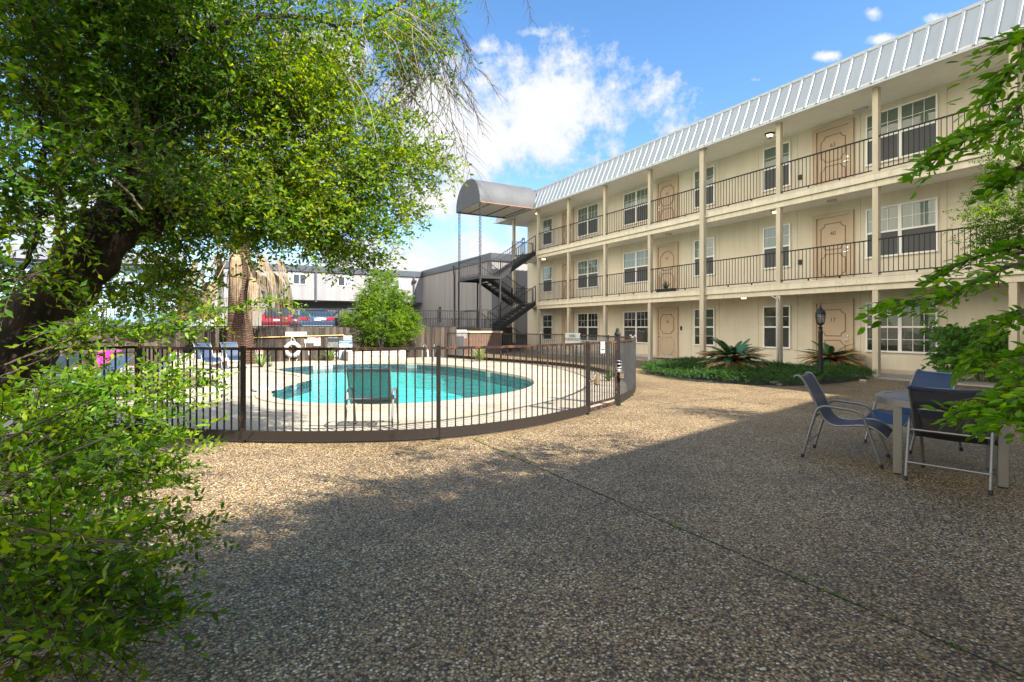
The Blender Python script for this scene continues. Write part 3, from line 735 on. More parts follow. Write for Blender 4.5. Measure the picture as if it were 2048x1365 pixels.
# scrolled lattice posts carrying the canopy
for s in (SA+.03, SB-.03):
    b = MB(SF); w = .11; z0, z1 = ZU, 8.36
    for d in (-w, w): b.box(s+d-.012, s+d+.012, TA-.014, TA+.010, z0, z1); 
    n = 16; h = (z1-z0)/n
    for k in range(n):
        za = z0+h*k; sg = 1 if k%2 else -1
        b.tube(crom([(s-sg*w, TA, za), (s-sg*w*.2, TA, za+h*.18), (s+sg*w*.55, TA, za+h*.35), (s, TA, za+h*.5), (s-sg*w*.55, TA, za+h*.65), (s+sg*w*.2, TA, za+h*.82), (s+sg*w, TA, za+h)], 3), .012, 5)
    part('lattice_post', b, M_STAIR, st)
cn = thing('barrel_canopy', 'grey barrel-vaulted metal canopy roofing the end staircase', 'canopy', L(27.85, 13.5, 8.38), 0)
M_CAN = plain('grey_canopy_sheet', (.085,.083,.082), .7, .0, var=.25, scale=1.1, stretch=(1,1,.4), dirt=.2, dirtcol=(.11,.11,.11))
M_CANF = plain('dark_canopy_end', (.05,.053,.057), .6, var=.2, scale=1.5)
b = MB(SF); b2 = MB(SF); b3 = MB(SF); SM = (26.22+29.48)/2; RR = 1.63; ZC = 8.36; n = 20; TE = 16.62
arc = [(SM-RR*math.cos(PI*k/n), ZC+.12+ (1.46)*math.sin(PI*k/n)) for k in range(n+1)]
arc = [(SM-RR, ZC)] + arc + [(SM+RR, ZC)]
vs_ = [(s,TA-.1,z) for s,z in arc] + [(s,TE,z) for s,z in arc]; m = len(arc)
b.add(vs_, [(i,i+1,m+i+1,m+i) for i in range(m-1)])
inn = [(SM+(s-SM)*.985, z-.012) for s,z in arc]
b.add([(s,TA-.09,z) for s,z in inn] + [(s,TE,z) for s,z in inn], [(i,m+i,m+i+1,i+1) for i in range(m-1)])
part('vault', b, M_CAN, cn, smooth=True)
b2.prism(arc, lambda x,y,d: (x,d,y), TA-.13, TA-.1); part('end_panel', b2, M_CANF, cn)
b3.box(SM-RR+.04, SM+RR-.04, TA-.08, TE, ZC+.04, ZC+.07); part('underside', b3, M_SOFF, cn)
b3 = MB(SF)
for s in (SM-RR, SM+RR): b3.box(s-.03, s+.03, TA-.1, TE, ZC-.03, ZC+.02)
for t_ in (13.6, 14.8, 15.9): b3.box(SM-RR, SM+RR, t_-.02, t_+.02, ZC+.0, ZC+.04)
part('frame', b3, plain('rusty_frame', (.30,.13,.08), .7, var=.3, scale=6), cn)
# brick base below the stair landing
def brickmat():
    m, t, b, o = nt('red_brick'); v = coords(t, 'Object'); mp = t.nodes.new('ShaderNodeMapping'); mp.inputs['Rotation'].default_value = (R(90), 0, R(-60.5)); t.links.new(v, mp.inputs[0])
    br = N(t, 'ShaderNodeTexBrick', Scale=4.5); br.inputs['Color1'].default_value = (.19,.085,.045,1); br.inputs['Color2'].default_value = (.14,.07,.042,1); br.inputs['Mortar'].default_value = (.2,.17,.14,1); br.inputs['Mortar Size'].default_value = .018
    t.links.new(mp.outputs[0], br.inputs['Vector']); t.links.new(br.outputs['Color'], b.inputs['Base Color']); b.inputs['Roughness'].default_value = .9; return m
bb = thing('brick_stair_base', 'low red brick base with pale cap under the metal staircase', 'brick base', L(27.8, 12.8, 0), 0)
b = MB(SF); b.box(26.3, 29.5, 11.3, 14.2, -.2, 1.14); part('brickwork', b, brickmat(), bb)
b = MB(SF); b.box(26.24, 29.56, 11.24, 14.26, 1.14, 1.25); part('cap', b, plain('cap_stone', (.48,.33,.22), .85, var=.15), bb)
# ------------------------------------------------------------------ iron pool fence
def rustmat(name, base, amt):
    m, t, b, o = nt(name); v = coords(t, 'Object'); n = noise(t, v, 7, 8, .7); r = ramp(t, [(amt, base), (amt+.07, (.11,.045,.022)), (amt+.22, (.20,.09,.05))]); t.links.new(n.outputs['Fac'], r.inputs[0])
    t.links.new(r.outputs[0], b.inputs['Base Color']); b.inputs['Roughness'].default_value = .7; b.inputs['Specular IOR Level'].default_value = .2; n2 = noise(t, v, 60, 4); bump(t, n2.outputs['Fac'], b, .15, .004); return m
M_FENCE = rustmat('rusted_dark_iron', (.022,.017,.014), .60)
M_FRAIL = rustmat('rusted_rail', (.026,.018,.014), .50)
M_FBEAM = rustmat('rusted_beam', (.028,.021,.016), .66)
M_FGREY = plain('weathered_grey_iron', (.04,.037,.035), .7, var=.25, scale=6, dirt=.2, dirtcol=(.15,.09,.06))
FG_ = 'iron fence panels round the pool'
def panel(path, label, bars=.108, H=1.2, beam=True, posts=(0, 1), mats=None, pw=.05, capm=None, mids=()):
    mr, mbm, mbar = mats or (M_FRAIL, M_FBEAM, M_FENCE)
    c = path[len(path)//2]
    f = thing('pool_fence', label, 'fence', (c.x, c.y, 0), 0, FG_)
    up = ZZ
    b = MB()
    for p, q in zip(path, path[1:]): b.bar(p+ZZ*(H-.02), q+ZZ*(H-.02), .045, .035)
    part('top_rail', b, mr, f)
    b = MB()
    if beam:
        for p, q in zip(path, path[1:]): b.bar(p+ZZ*.095, q+ZZ*.095, .05, .115)
    else:
        for p, q in zip(path, path[1:]): b.bar(p+ZZ*.12, q+ZZ*.12, .035, .04)
    part('base_beam' if beam else 'bottom_rail', b, mbm, f)
    b = MB(); pts = resample(path, bars)
    for p in pts[1:]:
        if (p-path[-1]).length < .05: continue
        b.box(p.x-.008, p.x+.008, p.y-.008, p.y+.008, .12, H-.03)
    part('pickets', b, mbar, f)
    for k in posts:
        p = path[0] if k == 0 else path[-1]
        b = MB(); b.box(p.x-pw/2, p.x+pw/2, p.y-pw/2, p.y+pw/2, -.05, H+.015); part('post', b, mbar, f)
    for k in mids:
        p = path[k]; b = MB(); b.box(p.x-.025, p.x+.025, p.y-.025, p.y+.025, -.05, H+.03); po = part('post', b, mbar, f)
        b = MB(); b.lathe([(.0,H+.06),(.022,H+.055),(.034,H+.04),(.034,H+.03)], (p.x,p.y,0), 8); part('post_cap', b, plain('grey_cap', (.2,.2,.19), .6), po)
    return f
i1 = min(range(len(CN)), key=lambda k: (CN[k]-FN[2]).length); i2 = min(range(len(CN)), key=lambda k: (CN[k]-FN[4]).length)
panel([FL[0], FL[1]], 'straight black iron pool fence half hidden behind the shrub at far left', posts=(), bars=.13)
panel([FL[1], FL[2]], 'short straight black iron fence panel under the leaning tree trunk', posts=(0,), bars=.13)
panel(CN[:i1+1], 'curved iron fence panel left of the lawn chairs, its corner post in leaves', posts=(0, 1), bars=.100)
panel(CN[i1:i2+1], 'curved iron fence panel with rusty rail in front of the mesh chair', posts=(1,))
panel(CN[i2:], 'curved iron fence panel in front of the pool, ending at the gate hinge', posts=(1,), pw=.06, bars=.115)
kr = [int(len(CR)*q) for q in (.12,.22,.32,.44,.56,.68,.8,.9)]
panel(CR, 'long grey iron fence curving round behind the pool towards the staircase', bars=.11, H=1.2, posts=(1,), mats=(M_FRAIL, M_FBEAM, M_FGREY), mids=kr)
# gate
g0, g1 = FG; gd = (g1-g0).normalized(); gn = Vector((gd.y, -gd.x, 0))
gt = thing('pool_gate', 'iron pool gate with white notice, lock box and chain', 'gate', (g0.x, g0.y, 0), 0)
a = g0+gd*.07; e = g1-gd*.07
b = MB(); b.bar(a+ZZ*1.18, e+ZZ*1.18, .035); b.bar(a+ZZ*.16, e+ZZ*.16, .035); b.bar(a+ZZ*.07, e+ZZ*.07, .035, .05); b.bar(a+ZZ*.05, a+ZZ*1.2, .035); b.bar(e+ZZ*.05, e+ZZ*1.2, .035); part('gate_frame', b, M_FRAIL, gt)
b = MB()
for k in range(1, 11):
    p = a.lerp(e, k/11); b.box(p.x-.008, p.x+.008, p.y-.008, p.y+.008, .16, 1.17)
part('pickets', b, M_FENCE, gt)
b = MB(); p = g1; b.box(p.x-.045, p.x+.045, p.y-.045, p.y+.045, -.05, 1.3); b.lathe([(.062,1.3),(.062,1.33),(.04,1.37),(.03,1.42),(.0,1.44)], (p.x,p.y,0), 8); part('post', b, M_IRON, gt)
c = a.lerp(e, .42) + gn*.03 + ZZ*1.10; b = MB()
up = ZZ; rt = gd
def plate(b, c, rt, up, w, h, th=.006):
    n = Vector(rt).cross(Vector(up)).normalized(); A = Vector(rt)*w/2; B = Vector(up)*h/2
    b.add([c-A-B, c+A-B, c+A+B, c-A+B, c-A-B-n*th, c+A-B-n*th, c+A+B-n*th, c-A+B-n*th], [(0,1,2,3),(7,6,5,4),(0,4,5,1),(1,5,6,2),(2,6,7,3),(3,7,4,0)]); return b
if gd.cross(ZZ).dot(-c) < 0: rt = -gd
gs = thing('notice_sign', 'small white notice with a black arrow bar on the pool gate', 'sign', c)
part('board', plate(MB(), c, rt, up, .17, .2), M_WHITE, gs)
text('lettering', 'NOTICE', .042, face_mat(c+gn*.003+ZZ*.05, rt, up), plain('faded_ink', (.45,.45,.45), .6), gs)
part('arrow_bar', plate(MB(), c+gn*.003-ZZ*.035, rt, up, .13, .016, .002), M_BLACK, gs)
c = a.lerp(e, .16) + gn*.05 + ZZ*.58
M_BRASS = plain('dull_brass', (.33,.26,.17), .45, .7, var=.25, scale=20)
lk = thing('lock_box', 'weathered oval lock box chained to the gate pickets', 'lock box', c)
b = MB(); b.tube([c-ZZ*.11, c-ZZ*.085, c+ZZ*.085, c+ZZ*.11], [.02,.055,.055,.02], 12); part('box', b, M_BRASS, lk, smooth=True)
b = MB(); b.torus(c, .085, .012, gn, 20, 6)
for k in range(6): b.torus(c - gd*(.08+.028*k) + ZZ*.01*math.sin(k*2), .022, .006, (gd if k%2 else gn), 12, 6)
part('chain', b, M_BRASS, lk, smooth=True)
c = g1 + ZZ*.72; ch = thing('chain_lock', 'tangled steel chain and padlock wrapped round the gate post', 'chain', c)
b = MB()
for k in range(5): b.torus(c+ZZ*(.05*k-.1), .075, .009, Vector((.15*math.sin(k*2.1), .2*math.cos(k*1.7), 1)), 18, 6)
part('chain', b, plain('galvanised', (.33,.35,.38), .4, .7), ch, smooth=True)
b = MB(); b.box(c.x+.02, c.x+.09, c.y-.11, c.y-.075, .52, .60); b.torus(c+Vector((.055,-.09,-.10)), .026, .006, (0,1,0), 14, 6); part('padlock', b, M_BRASS, ch)
# warning sign on the back fence
k = min(range(len(CR)), key=lambda q: abs(CU+F*CR[q].x/CR[q].y-1149) if CR[q].y > 15 else 1e9); p = CR[k]; tgd = (CR[k+1]-CR[k-1]).normalized(); rt = tgd if tgd.x > 0 else -tgd
nn_ = rt.cross(ZZ); nn_ = nn_ if nn_.dot(-p) > 0 else -nn_
rt = ZZ.cross(nn_)
c = p + nn_*.04 + ZZ*1.03
ws = thing('warning_sign', 'wide white warning sign hung on the back pool fence', 'sign', c)
part('board', plate(MB(), c, rt, ZZ, .98, .44), M_WHITE, ws)
text('lettering', 'WARNING\nNO LIFEGUARD ON DUTY', .145, face_mat(c+nn_*.004+ZZ*.05, rt, ZZ), plain('dark_ink', (.08,.08,.07), .6), ws, .62)

# ------------------------------------------------------------------ wood fence
def woodmat(name, c1, c2, c3):
    m, t, b, o = nt(name); v = coords(t, 'Object'); mp = t.nodes.new('ShaderNodeMapping'); mp.inputs['Rotation'].default_value = (0,0,R(-29.5)); t.links.new(v, mp.inputs[0])
    s2 = t.nodes.new('ShaderNodeMapping'); s2.inputs['Scale'].default_value = (1/.145, 0, 0); t.links.new(mp.outputs[0], s2.inputs[0])
    wn = t.nodes.new('ShaderNodeTexWhiteNoise'); wn.noise_dimensions = '1D'; sx = t.nodes.new('ShaderNodeSeparateXYZ'); t.links.new(s2.outputs[0], sx.inputs[0])
    fl = N(t, 'ShaderNodeMath', operation='FLOOR'); t.links.new(sx.outputs[0], fl.inputs[0]); t.links.new(fl.outputs[0], wn.inputs['W'])
    st_ = t.nodes.new('ShaderNodeMapping'); st_.inputs['Scale'].default_value = (14, 14, .9); t.links.new(mp.outputs[0], st_.inputs[0])
    n = noise(t, st_.outputs[0], 1.6, 8, .75); ad = N(t, 'ShaderNodeMath', operation='MULTIPLY_ADD'); t.links.new(wn.outputs['Value'], ad.inputs[0]); ad.inputs[1].default_value = .35; t.links.new(n.outputs['Fac'], ad.inputs[2])
    r = ramp(t, [(.42, c1), (.64, c2), (.95, c3)]); t.links.new(ad.outputs[0], r.inputs[0]); t.links.new(r.outputs[0], b.inputs['Base Color']); b.inputs['Roughness'].default_value = .9
    bump(t, n.outputs['Fac'], b, .4, .01); return m
M_WOOD = woodmat('weathered_fence_wood', (.012,.008,.006), (.045,.031,.021), (.135,.10,.07))
M_WOODL = woodmat('pale_fence_wood', (.16,.115,.085), (.30,.22,.165), (.42,.33,.26))
def wood_fence(s, t0, t1, H, mat, label):
    f = thing('wood_fence', label, 'wood fence', L(s, (t0+t1)/2, 0), 0, 'weathered wood fences behind the pool')
    b = MB(SF); t_ = t0
    while t_ < t1:
        h = H + random.uniform(-.025,.02); w = .141; d = random.uniform(-.006,.006); c = .028
        b.prism([(t_,.02),(t_+w,.02),(t_+w,h-c),(t_+w-c,h),(t_+c,h),(t_,h-c)], lambda x,y,dd: (s+d+dd, x, y), -.010, .008); t_ += .146
    part('pickets', b, mat, f)
    b = MB(SF)
    for z in (.25, H-.28): b.box(s+.012, s+.05, t0, t1, z, z+.09)
    part('rails', b, mat, f)
    n = max(1, int((t1-t0)/2.4))
    for k in range(n+1):
        b = MB(SF); x = t0+(t1-t0)*k/n; b.box(s+.052, s+.14, x-.045, x+.045, -.2, H-.1); part('post', b, mat, f)
wood_fence(WF, -5.6, 10.4, 1.46, M_WOOD, 'weathered brown picket fence carrying the pool signs')
wood_fence(WF-.3, -17.5, -5.7, 1.52, M_WOODL, 'paler sunlit wood fence seen under the leaning tree trunk')
wood_fence(30.9, 10.6, 17.6, 1.46, M_WOOD, 'weathered wood fence behind the staircase base')
# retaining wall top fence: black metal
def metal_fence(pts, z0, label, H=.95):
    c = pts[len(pts)//2]; f = thing('metal_fence', label, 'metal fence', L(c[0], c[1], z0), 0, 'black metal fences of the upper car park')
    b = MB(SF)
    for p, q in zip(pts, pts[1:]):
        for h, w in ((H, .04), (.16, .05)): b.bar((*p, z0+h), (*q, z0+h), w, w)
    part('rails', b, M_IRON, f)
    b = MB(SF)
    for p, q in zip(pts, pts[1:]):
        n = int(math.hypot(q[0]-p[0], q[1]-p[1])/.125)
        for k in range(n+1):
            w = .009 if k % 19 else .03
            x, y = p[0]+(q[0]-p[0])*k/n, p[1]+(q[1]-p[1])*k/n; b.box(x-w, x+w, y-w, y+w, z0, z0+H+(0 if k % 19 else .05))
    part('pickets', b, M_IRON, f)
metal_fence([(WF+.6, -16.5), (WF+.6, 11.1)], 1.32, 'long black metal fence above the pool sign fence')
metal_fence([(32.2, 11.3), (32.2, 17.6)], 1.05, 'black metal fence between the staircase and the grey building')
b = MB(SF); b.box(WF+.42, WF+.78, -60, 11.2, .9, 1.33); solo('retaining_wall', b, plain('retaining_concrete', (.30,.28,.26), .9, var=.15), 'concrete kerb wall under the long metal fence', 'retaining wall', L(WF+.5, 0, 1))

# ------------------------------------------------------------------ things on the wood fence
TF = WF-.014
def onf(u, v, s=TF):
    a = (u-CU)/F; Y = s/(-.492*a+.8706); return at(u, v, Y)
def sign(name, u0, u1, v0, v1, mat, label, bg=None):
    c = onf((u0+u1)/2, (v0+v1)/2); p, q = onf(u0, v0), onf(u1, v0); w = (q-p).length; h = (onf(u0, v0)-onf(u0, v1)).length
    s_ = thing(name, label, 'sign', c - D1*.004); part('board', plate(MB(), c-D1*.004, D2, ZZ, w, h, .004), mat, s_)
    return s_, c-D1*.0065, w, h
M_RED = plain('sign_red', (.55,.03,.02), .5); M_BLUE = plain('sign_blue', (.03,.17,.40), .5); M_SBLK = plain('sign_black', (.025,.025,.025), .5); M_GREYS = plain('sign_grey', (.46,.46,.46), .5); M_INK = plain('sign_grey_ink', (.25,.25,.27), .6)
s_, c, w, h = sign('no_diving_sign', 571, 614, 664, 672.5, M_WHITE, 'white NO DIVING board at the top of the wood fence'); text('lettering', 'NO DIVING', h*.75, face_mat(c+D2*w*.12, D2, ZZ), M_BLACK, s_, .9)
s_, c, w, h = sign('diving_sign', 497, 526.5, 699, 709, M_WHITE, 'white board with red DIVING lettering low beside the palm'); text('lettering', 'NO DIVING', h*.78, face_mat(c, D2, ZZ), M_RED, s_, .8)
s_, c, w, h = sign('notice_board', 615, 627, 674, 686.5, M_WHITE, 'blank square white board between the NO DIVING and 911 signs')
s_, c, w, h = sign('emergency_sign', 627.5, 641, 673.5, 692, M_WHITE, 'white and red emergency 911 sign on the wood fence')
text('number', '911', h*.3, face_mat(c-ZZ*h*.28, D2, ZZ), M_RED, s_); text('lettering', 'IN CASE OF\nEMERGENCY\nDIAL', h*.11, face_mat(c+ZZ*h*.10, D2, ZZ), M_INK, s_)
b = MB(); b.prism([(w*.36*math.cos(PI*k/10), h*.30+h*.12*math.sin(PI*k/10)) for k in range(11)], lambda x,y,d: c+D2*x+ZZ*y-D1*d, 0, .001); part('emblem', b, M_RED, s_)
s_, c, w, h = sign('rules_sign', 655.5, 677, 673, 706, M_SBLK, 'black sign with faded white rules lines on the wood fence')
text('lettering', 'POOL RULES', h*.1, face_mat(c+ZZ*h*.42, D2, ZZ), M_WHITE, s_); text('lettering', 'NO GLASS IN POOL AREA\nSHOWER BEFORE SWIM\nNO RUNNING OR PUSHING\nNO LIFEGUARD ON DUTY\nSWIM AT YOUR OWN RISK\nNO FOOD IN POOL', h*.085, face_mat(c-ZZ*h*.06, D2, ZZ), M_WHITE, s_, .62)
s_, c, w, h = sign('pets_sign', 687, 704, 671, 681, M_GREYS, 'grey NO PETS ALLOWED sign right of the black sign'); text('lettering', 'NO PETS\nALLOWED', h*.34, face_mat(c, D2, ZZ), M_INK, s_)
s_, c, w, h = sign('pool_rules_sign', 679, 704.5, 682.5, 719, plain('sign_pale_blue', (.50,.58,.66), .5), 'tall blue and white POOL RULES sign standing lowest on the fence')
part('header', plate(MB(), c-D1*.001+ZZ*h*.42, D2, ZZ, w*.96, h*.12, .001), M_BLUE, s_); text('lettering', 'POOL RULES', h*.085, face_mat(c-D1*.0025+ZZ*h*.42, D2, ZZ), M_WHITE, s_)
text('lettering', 'CHILDREN MUST BE\nWITH AN ADULT\nNO ALCOHOL\nNO GLASS', h*.075, face_mat(c-D1*.001+ZZ*h*.17, D2, ZZ), M_INK, s_, .85)
part('notice_patch', plate(MB(), c-D1*.001-ZZ*h*.26, D2, ZZ, w*.6, h*.4, .001), M_BLUE, s_); text('lettering', 'KEEP THE\nPOOL AREA\nCLEAN', h*.08, face_mat(c-D1*.0025-ZZ*h*.26, D2, ZZ), M_WHITE, s_, .8)
# yellow reach pole on hooks
b = MB(); p, q = onf(500, 676), onf(687, 670.5); b.tube([p-D1*.05, q-D1*.05], .019, 8); solo('reach_pole', b, plain('yellow_pole', (.55,.36,.08), .45), 'long yellow rescue pole hung along the wood fence', 'pole', p)
# life ring
c = onf(584.5, 699)-D1*.07; lr = thing('life_ring', 'white life ring with rope hanging on the wood fence', 'life ring', c)
part('ring', MB().torus(c, .255, .085, D1, 32, 10), M_WHITE, lr, smooth=True)
b = MB(); b.tube(crom([c+D2*.24+ZZ*.1-D1*.03, c+D2*.08+ZZ*.4, c-D2*.02+ZZ*.52, c-D2*.06+ZZ*.36, c-D2*.05+ZZ*.1], 5), .012, 6)
for k in range(5):
    q = 2*PI*k/5+.4; r0 = .36; p = c+D2*r0*math.cos(q)+ZZ*r0*math.sin(q); p2 = c+D2*r0*math.cos(q+1.1)+ZZ*r0*math.sin(q+1.1); md = (p+p2)/2*1.0 - ZZ*.05
    b.tube(crom([p, md, p2], 4), .011, 6)
b.tube(crom([c-D2*.1-ZZ*.34, c-D2*.12-ZZ*.5, c+D2*.05-ZZ*.62, c+D2*.2-ZZ*.4], 5), .011, 6)
part('rope', b, plain('rope', (.6,.57,.5), .8), lr, smooth=True)
for u, v, w, h, lab in ((610.5, 683, .10, .16, 'upper small grey electrical box on the wood fence'), (618.5, 706.5, .11, .17, 'lower white electrical box with conduit beside the life ring'), (669, 709, .28, .22, 'white junction box under the black rules sign')):
    c = onf(u, v)-D1*.04; e = thing('electrical_box', lab, 'electrical box', c)
    b = MB(); plate(b, c, D2, ZZ, w, h, .035); part('box', b, M_WHITE, e)
    b = MB(); b.tube(crom([c-ZZ*h*.5, c-ZZ*(h*.5+.25), c-ZZ*(h*.5+.33)-D2*.06, c-ZZ*(h*.5+.36)-D2*.3] if u > 615 and u < 640 else [c-ZZ*h*.5, c-ZZ*(h*.5+.12), c-ZZ*(h*.5+.2)], 4), .016, 6); part('conduit', b, M_WHITE, e)
# stone planters
M_LIME = plain('limestone', (.44,.37,.30), .9, var=.32, scale=9, bmp=.8, bscale=12, dirt=.3, dirtcol=(.2,.14,.1))
def planter(t0, t1, s0, s1, H, lab):
    p = thing('stone_planter', lab, 'planter', L(s0, (t0+t1)/2, 0), 0, 'limestone planters by the wood fence')
    for row in range(3):
        pass
    b = MB(SF); z = .02
    while z < H-.02:
        h = min(.17, H-z); t_ = t0 - random.uniform(0,.2)
        while t_ < t1:
            w = random.uniform(.25,.55); a = max(t_, t0); c = min(t_+w-.012, t1)
            if c-a > .05: b.box(s0+random.uniform(-.02,.02), s0+.25, a, c, z, z+h-.012)
            t_ += w
        z += h
    b.box(s0+.03, s0+.23, t0+.01, t1-.01, 0, H-.02)
    b.box(s0+.25, s1, t0, t0+.22, 0, H); b.box(s0+.25, s1, t1-.22, t1, 0, H); part('stonework', b, M_LIME, p)
    b = MB(SF); b.box(s0+.25, s1, t0+.22, t1-.22, 0, H-.08); part('soil', b, plain('planter_soil', (.07,.05,.035), .95), p)
planter(5.0, 7.55, 22.9, 23.95, .42, 'long pale limestone planter under the round green bush')
planter(-1.3, 1.0, 22.1, 23.7, .52, 'pale limestone planter round the foot of the palm')
# ------------------------------------------------------------------ sling chairs and table
def slingmat(name, col, transp):
    m, t, b, o = nt(name); v = coords(t, 'Object', (1,1,1)); n = noise(t, v, 90, 2); r = ramp(t, [(.3, tuple(c*.7 for c in col)), (.7, tuple(c*1.3 for c in col))]); t.links.new(n.outputs['Fac'], r.inputs[0])
    t.links.new(r.outputs[0], b.inputs['Base Color']); b.inputs['Roughness'].default_value = .5
    tr = N(t, 'ShaderNodeBsdfTransparent'); mx = N(t, 'ShaderNodeMixShader', Fac=transp); t.links.new(b.outputs[0], mx.inputs[1]); t.links.new(tr.outputs[0], mx.inputs[2]); t.links.new(mx.outputs[0], o.inputs[0]); return m
M_SBLUE = slingmat('blue_sling', (.013,.034,.078), .03); M_SBK = slingmat('black_sling', (.02,.02,.026), .10); M_STEAL = slingmat('dark_mesh_sling', (.008,.03,.034), .20)
M_ALU = plain('painted_aluminium', (.22,.225,.235), .36, .6, var=.06); M_FOOT = plain('black_plastic', (.02,.02,.02), .6)
M_ALUDK = plain('dark_aluminium', (.16,.16,.165), .4, .5, var=.08)
def chair(label, sling, W=.60, railmat=None, bars=True):
    c = thing('patio_chair', label, 'chair')
    hw = W/2
    for sgn in (-1, 1):
        y = sgn*hw
        pr = [(-.36,y,.012),(-.225,y,.52),(-.205,y,.56),(-.165,y,.585),(-.12,y,.592),(.10,y,.575),(.16,y,.562),(.20,y,.53),(.225,y,.48),(.37,y,.012)]
        fr = part('arm_frame', MB().tube(pr, .0145, 10), M_ALU, c, smooth=True)
        for p, q in ((pr[0], pr[1]), (pr[-1], pr[-2])):
            d = (Vector(q)-Vector(p)).normalized(); part('foot_cap', MB().tube([Vector(p)-d*.012, Vector(p)+d*.03], .0175, 10), M_FOOT, fr)
    prof = [(-.45,.885),(-.425,.905),(-.385,.895),(-.34,.83),(-.27,.69),(-.20,.53),(-.15,.44),(-.09,.395),(-.01,.385),(.09,.40),(.19,.415),(.28,.405),(.35,.365),(.41,.31)]
    pts = crom([(x,0,z) for x,z in prof], 4); iw = hw-.03
    b = MB(); m = len(pts); vs_ = []; K = 6
    for p in pts:
        for k in range(K+1):
            q = -1+2*k/K; vs_.append((p.x, iw*q, p.z-.012*(1-q*q)))
    b.add(vs_, [(i*(K+1)+k, i*(K+1)+k+1, (i+1)*(K+1)+k+1, (i+1)*(K+1)+k) for i in range(m-1) for k in range(K)])
    part('sling', b, sling, c, smooth=True)
    for sgn in (-1, 1): part('side_rail', MB().tube([(p.x, sgn*iw, p.z) for p in pts], .0115, 8), railmat or M_ALU, c, smooth=True)
    for p, q in (((-.325,.17)), ((-.235,.47))) if bars else (((-.235,.47)),) * 1 if False else (((-.325,.17)), ((-.235,.47))):
        part('crossbar', MB().tube([(p, -hw, q), (p, hw, q)], .011, 8), M_ALU, c, smooth=True)
    part('crossbar', MB().tube([(.27, -hw+.03, .385), (.27, hw-.03, .385)], .010, 8), M_ALUDK, c, smooth=True)
    part('top_bar', MB().tube([(-.40, -iw, .892), (-.40, iw, .892)], .009, 8), railmat or M_ALU, c, smooth=True)
    return c
def place(c, x, y, fx, fy): c.location = (x, y, 0); c.rotation_euler = (0, 0, math.atan2(fy, fx))
c1 = chair('blue sling patio chair in side view left of the round table', M_SBLUE); place(c1, 3.71, 5.91, .565, -.49)
c1['group'] = 'patio chairs round the table'
c2 = dup(c1, label='blue sling patio chair on the far side of the round table', group='patio chairs round the table'); place(c2, 4.86, 6.44, -.97, -.2)
c3 = chair('black-backed patio chair seen from behind in front of the round table', M_SBK, railmat=M_ALUDK); place(c3, 4.20, 5.04, .48+.16, .61-.04); c3['group'] = 'patio chairs round the table'
g = gnd(744, 866)
c4 = chair('dark mesh sling chair facing the pool just inside the iron fence', M_STEAL, .62); place(c4, -1.97, 7.50, -.10, 1)
# blue chairs on the far left of the deck
for u, v, fx, fy, lab in ((415, 741, .8, -.55, 'blue sling chair on the lawn edge left of the palm trunk'), (466, 737, .75, -.65, 'blue sling chair standing right in front of the palm trunk')):
    p = gnd(u, v, .02); k = dup(c1, label=lab, group='blue chairs by the palm'); place(k, p.x, p.y, fx, fy); k.location.z = .02
# table
tb = thing('patio_table', 'round silver metal patio table with slotted top', 'table', (4.355, 5.33, 0), math.atan2(.46, -.63))
TM = Matrix.Translation((4.355,5.33,0)) @ Matrix.Rotation(math.atan2(.46,-.63), 4, 'Z')
M_TALU = plain('table_aluminium', (.25,.24,.225), .42, .6, var=.10, scale=4, stretch=(1,1,.2))
def toptex():
    m, t, b, o = nt('slotted_top'); v = coords(t, 'Object'); mp = t.nodes.new('ShaderNodeMapping'); mp.inputs['Scale'].default_value = (1,1,0); t.links.new(v, mp.inputs[0])
    br = N(t, 'ShaderNodeTexBrick', Scale=14.0); br.inputs['Color1'].default_value = (.26,.27,.285,1); br.inputs['Color2'].default_value = (.29,.30,.315,1); br.inputs['Mortar'].default_value = (.04,.04,.045,1); br.inputs['Mortar Size'].default_value = .035; br.inputs['Brick Width'].default_value = .55; br.inputs['Row Height'].default_value = .4
    t.links.new(mp.outputs[0], br.inputs['Vector']); t.links.new(br.outputs['Color'], b.inputs['Base Color']); b.inputs['Roughness'].default_value = .4; b.inputs['Metallic'].default_value = .5; return m
b = MB(TM); b.lathe([(.0,.742),(.50,.742),(.50,.738),(0,.738)], (0,0,0), 48); part('tabletop', b, toptex(), tb)
b = MB(TM); b.lathe([(.50,.739),(.502,.747),(.57,.747),(.585,.737),(.585,.672),(.572,.672),(.572,.725),(.50,.728),(.50,.739)], (0,0,0), 56); part('rim', b, M_TALU, tb, smooth=True)
for sx in (-1, 1):
    for sy in (-1, 1):
        b = MB(TM); x, y = sx*.385, sy*.385; b.box(x-.037, x+.037, y-.037, y+.037, .012, .735); lg = part('leg', b, M_TALU, tb, bevel=.004)
        b = MB(TM); b.box(x-.03, x+.03, y-.03, y+.03, 0, .013); part('foot', b, M_FOOT, lg)
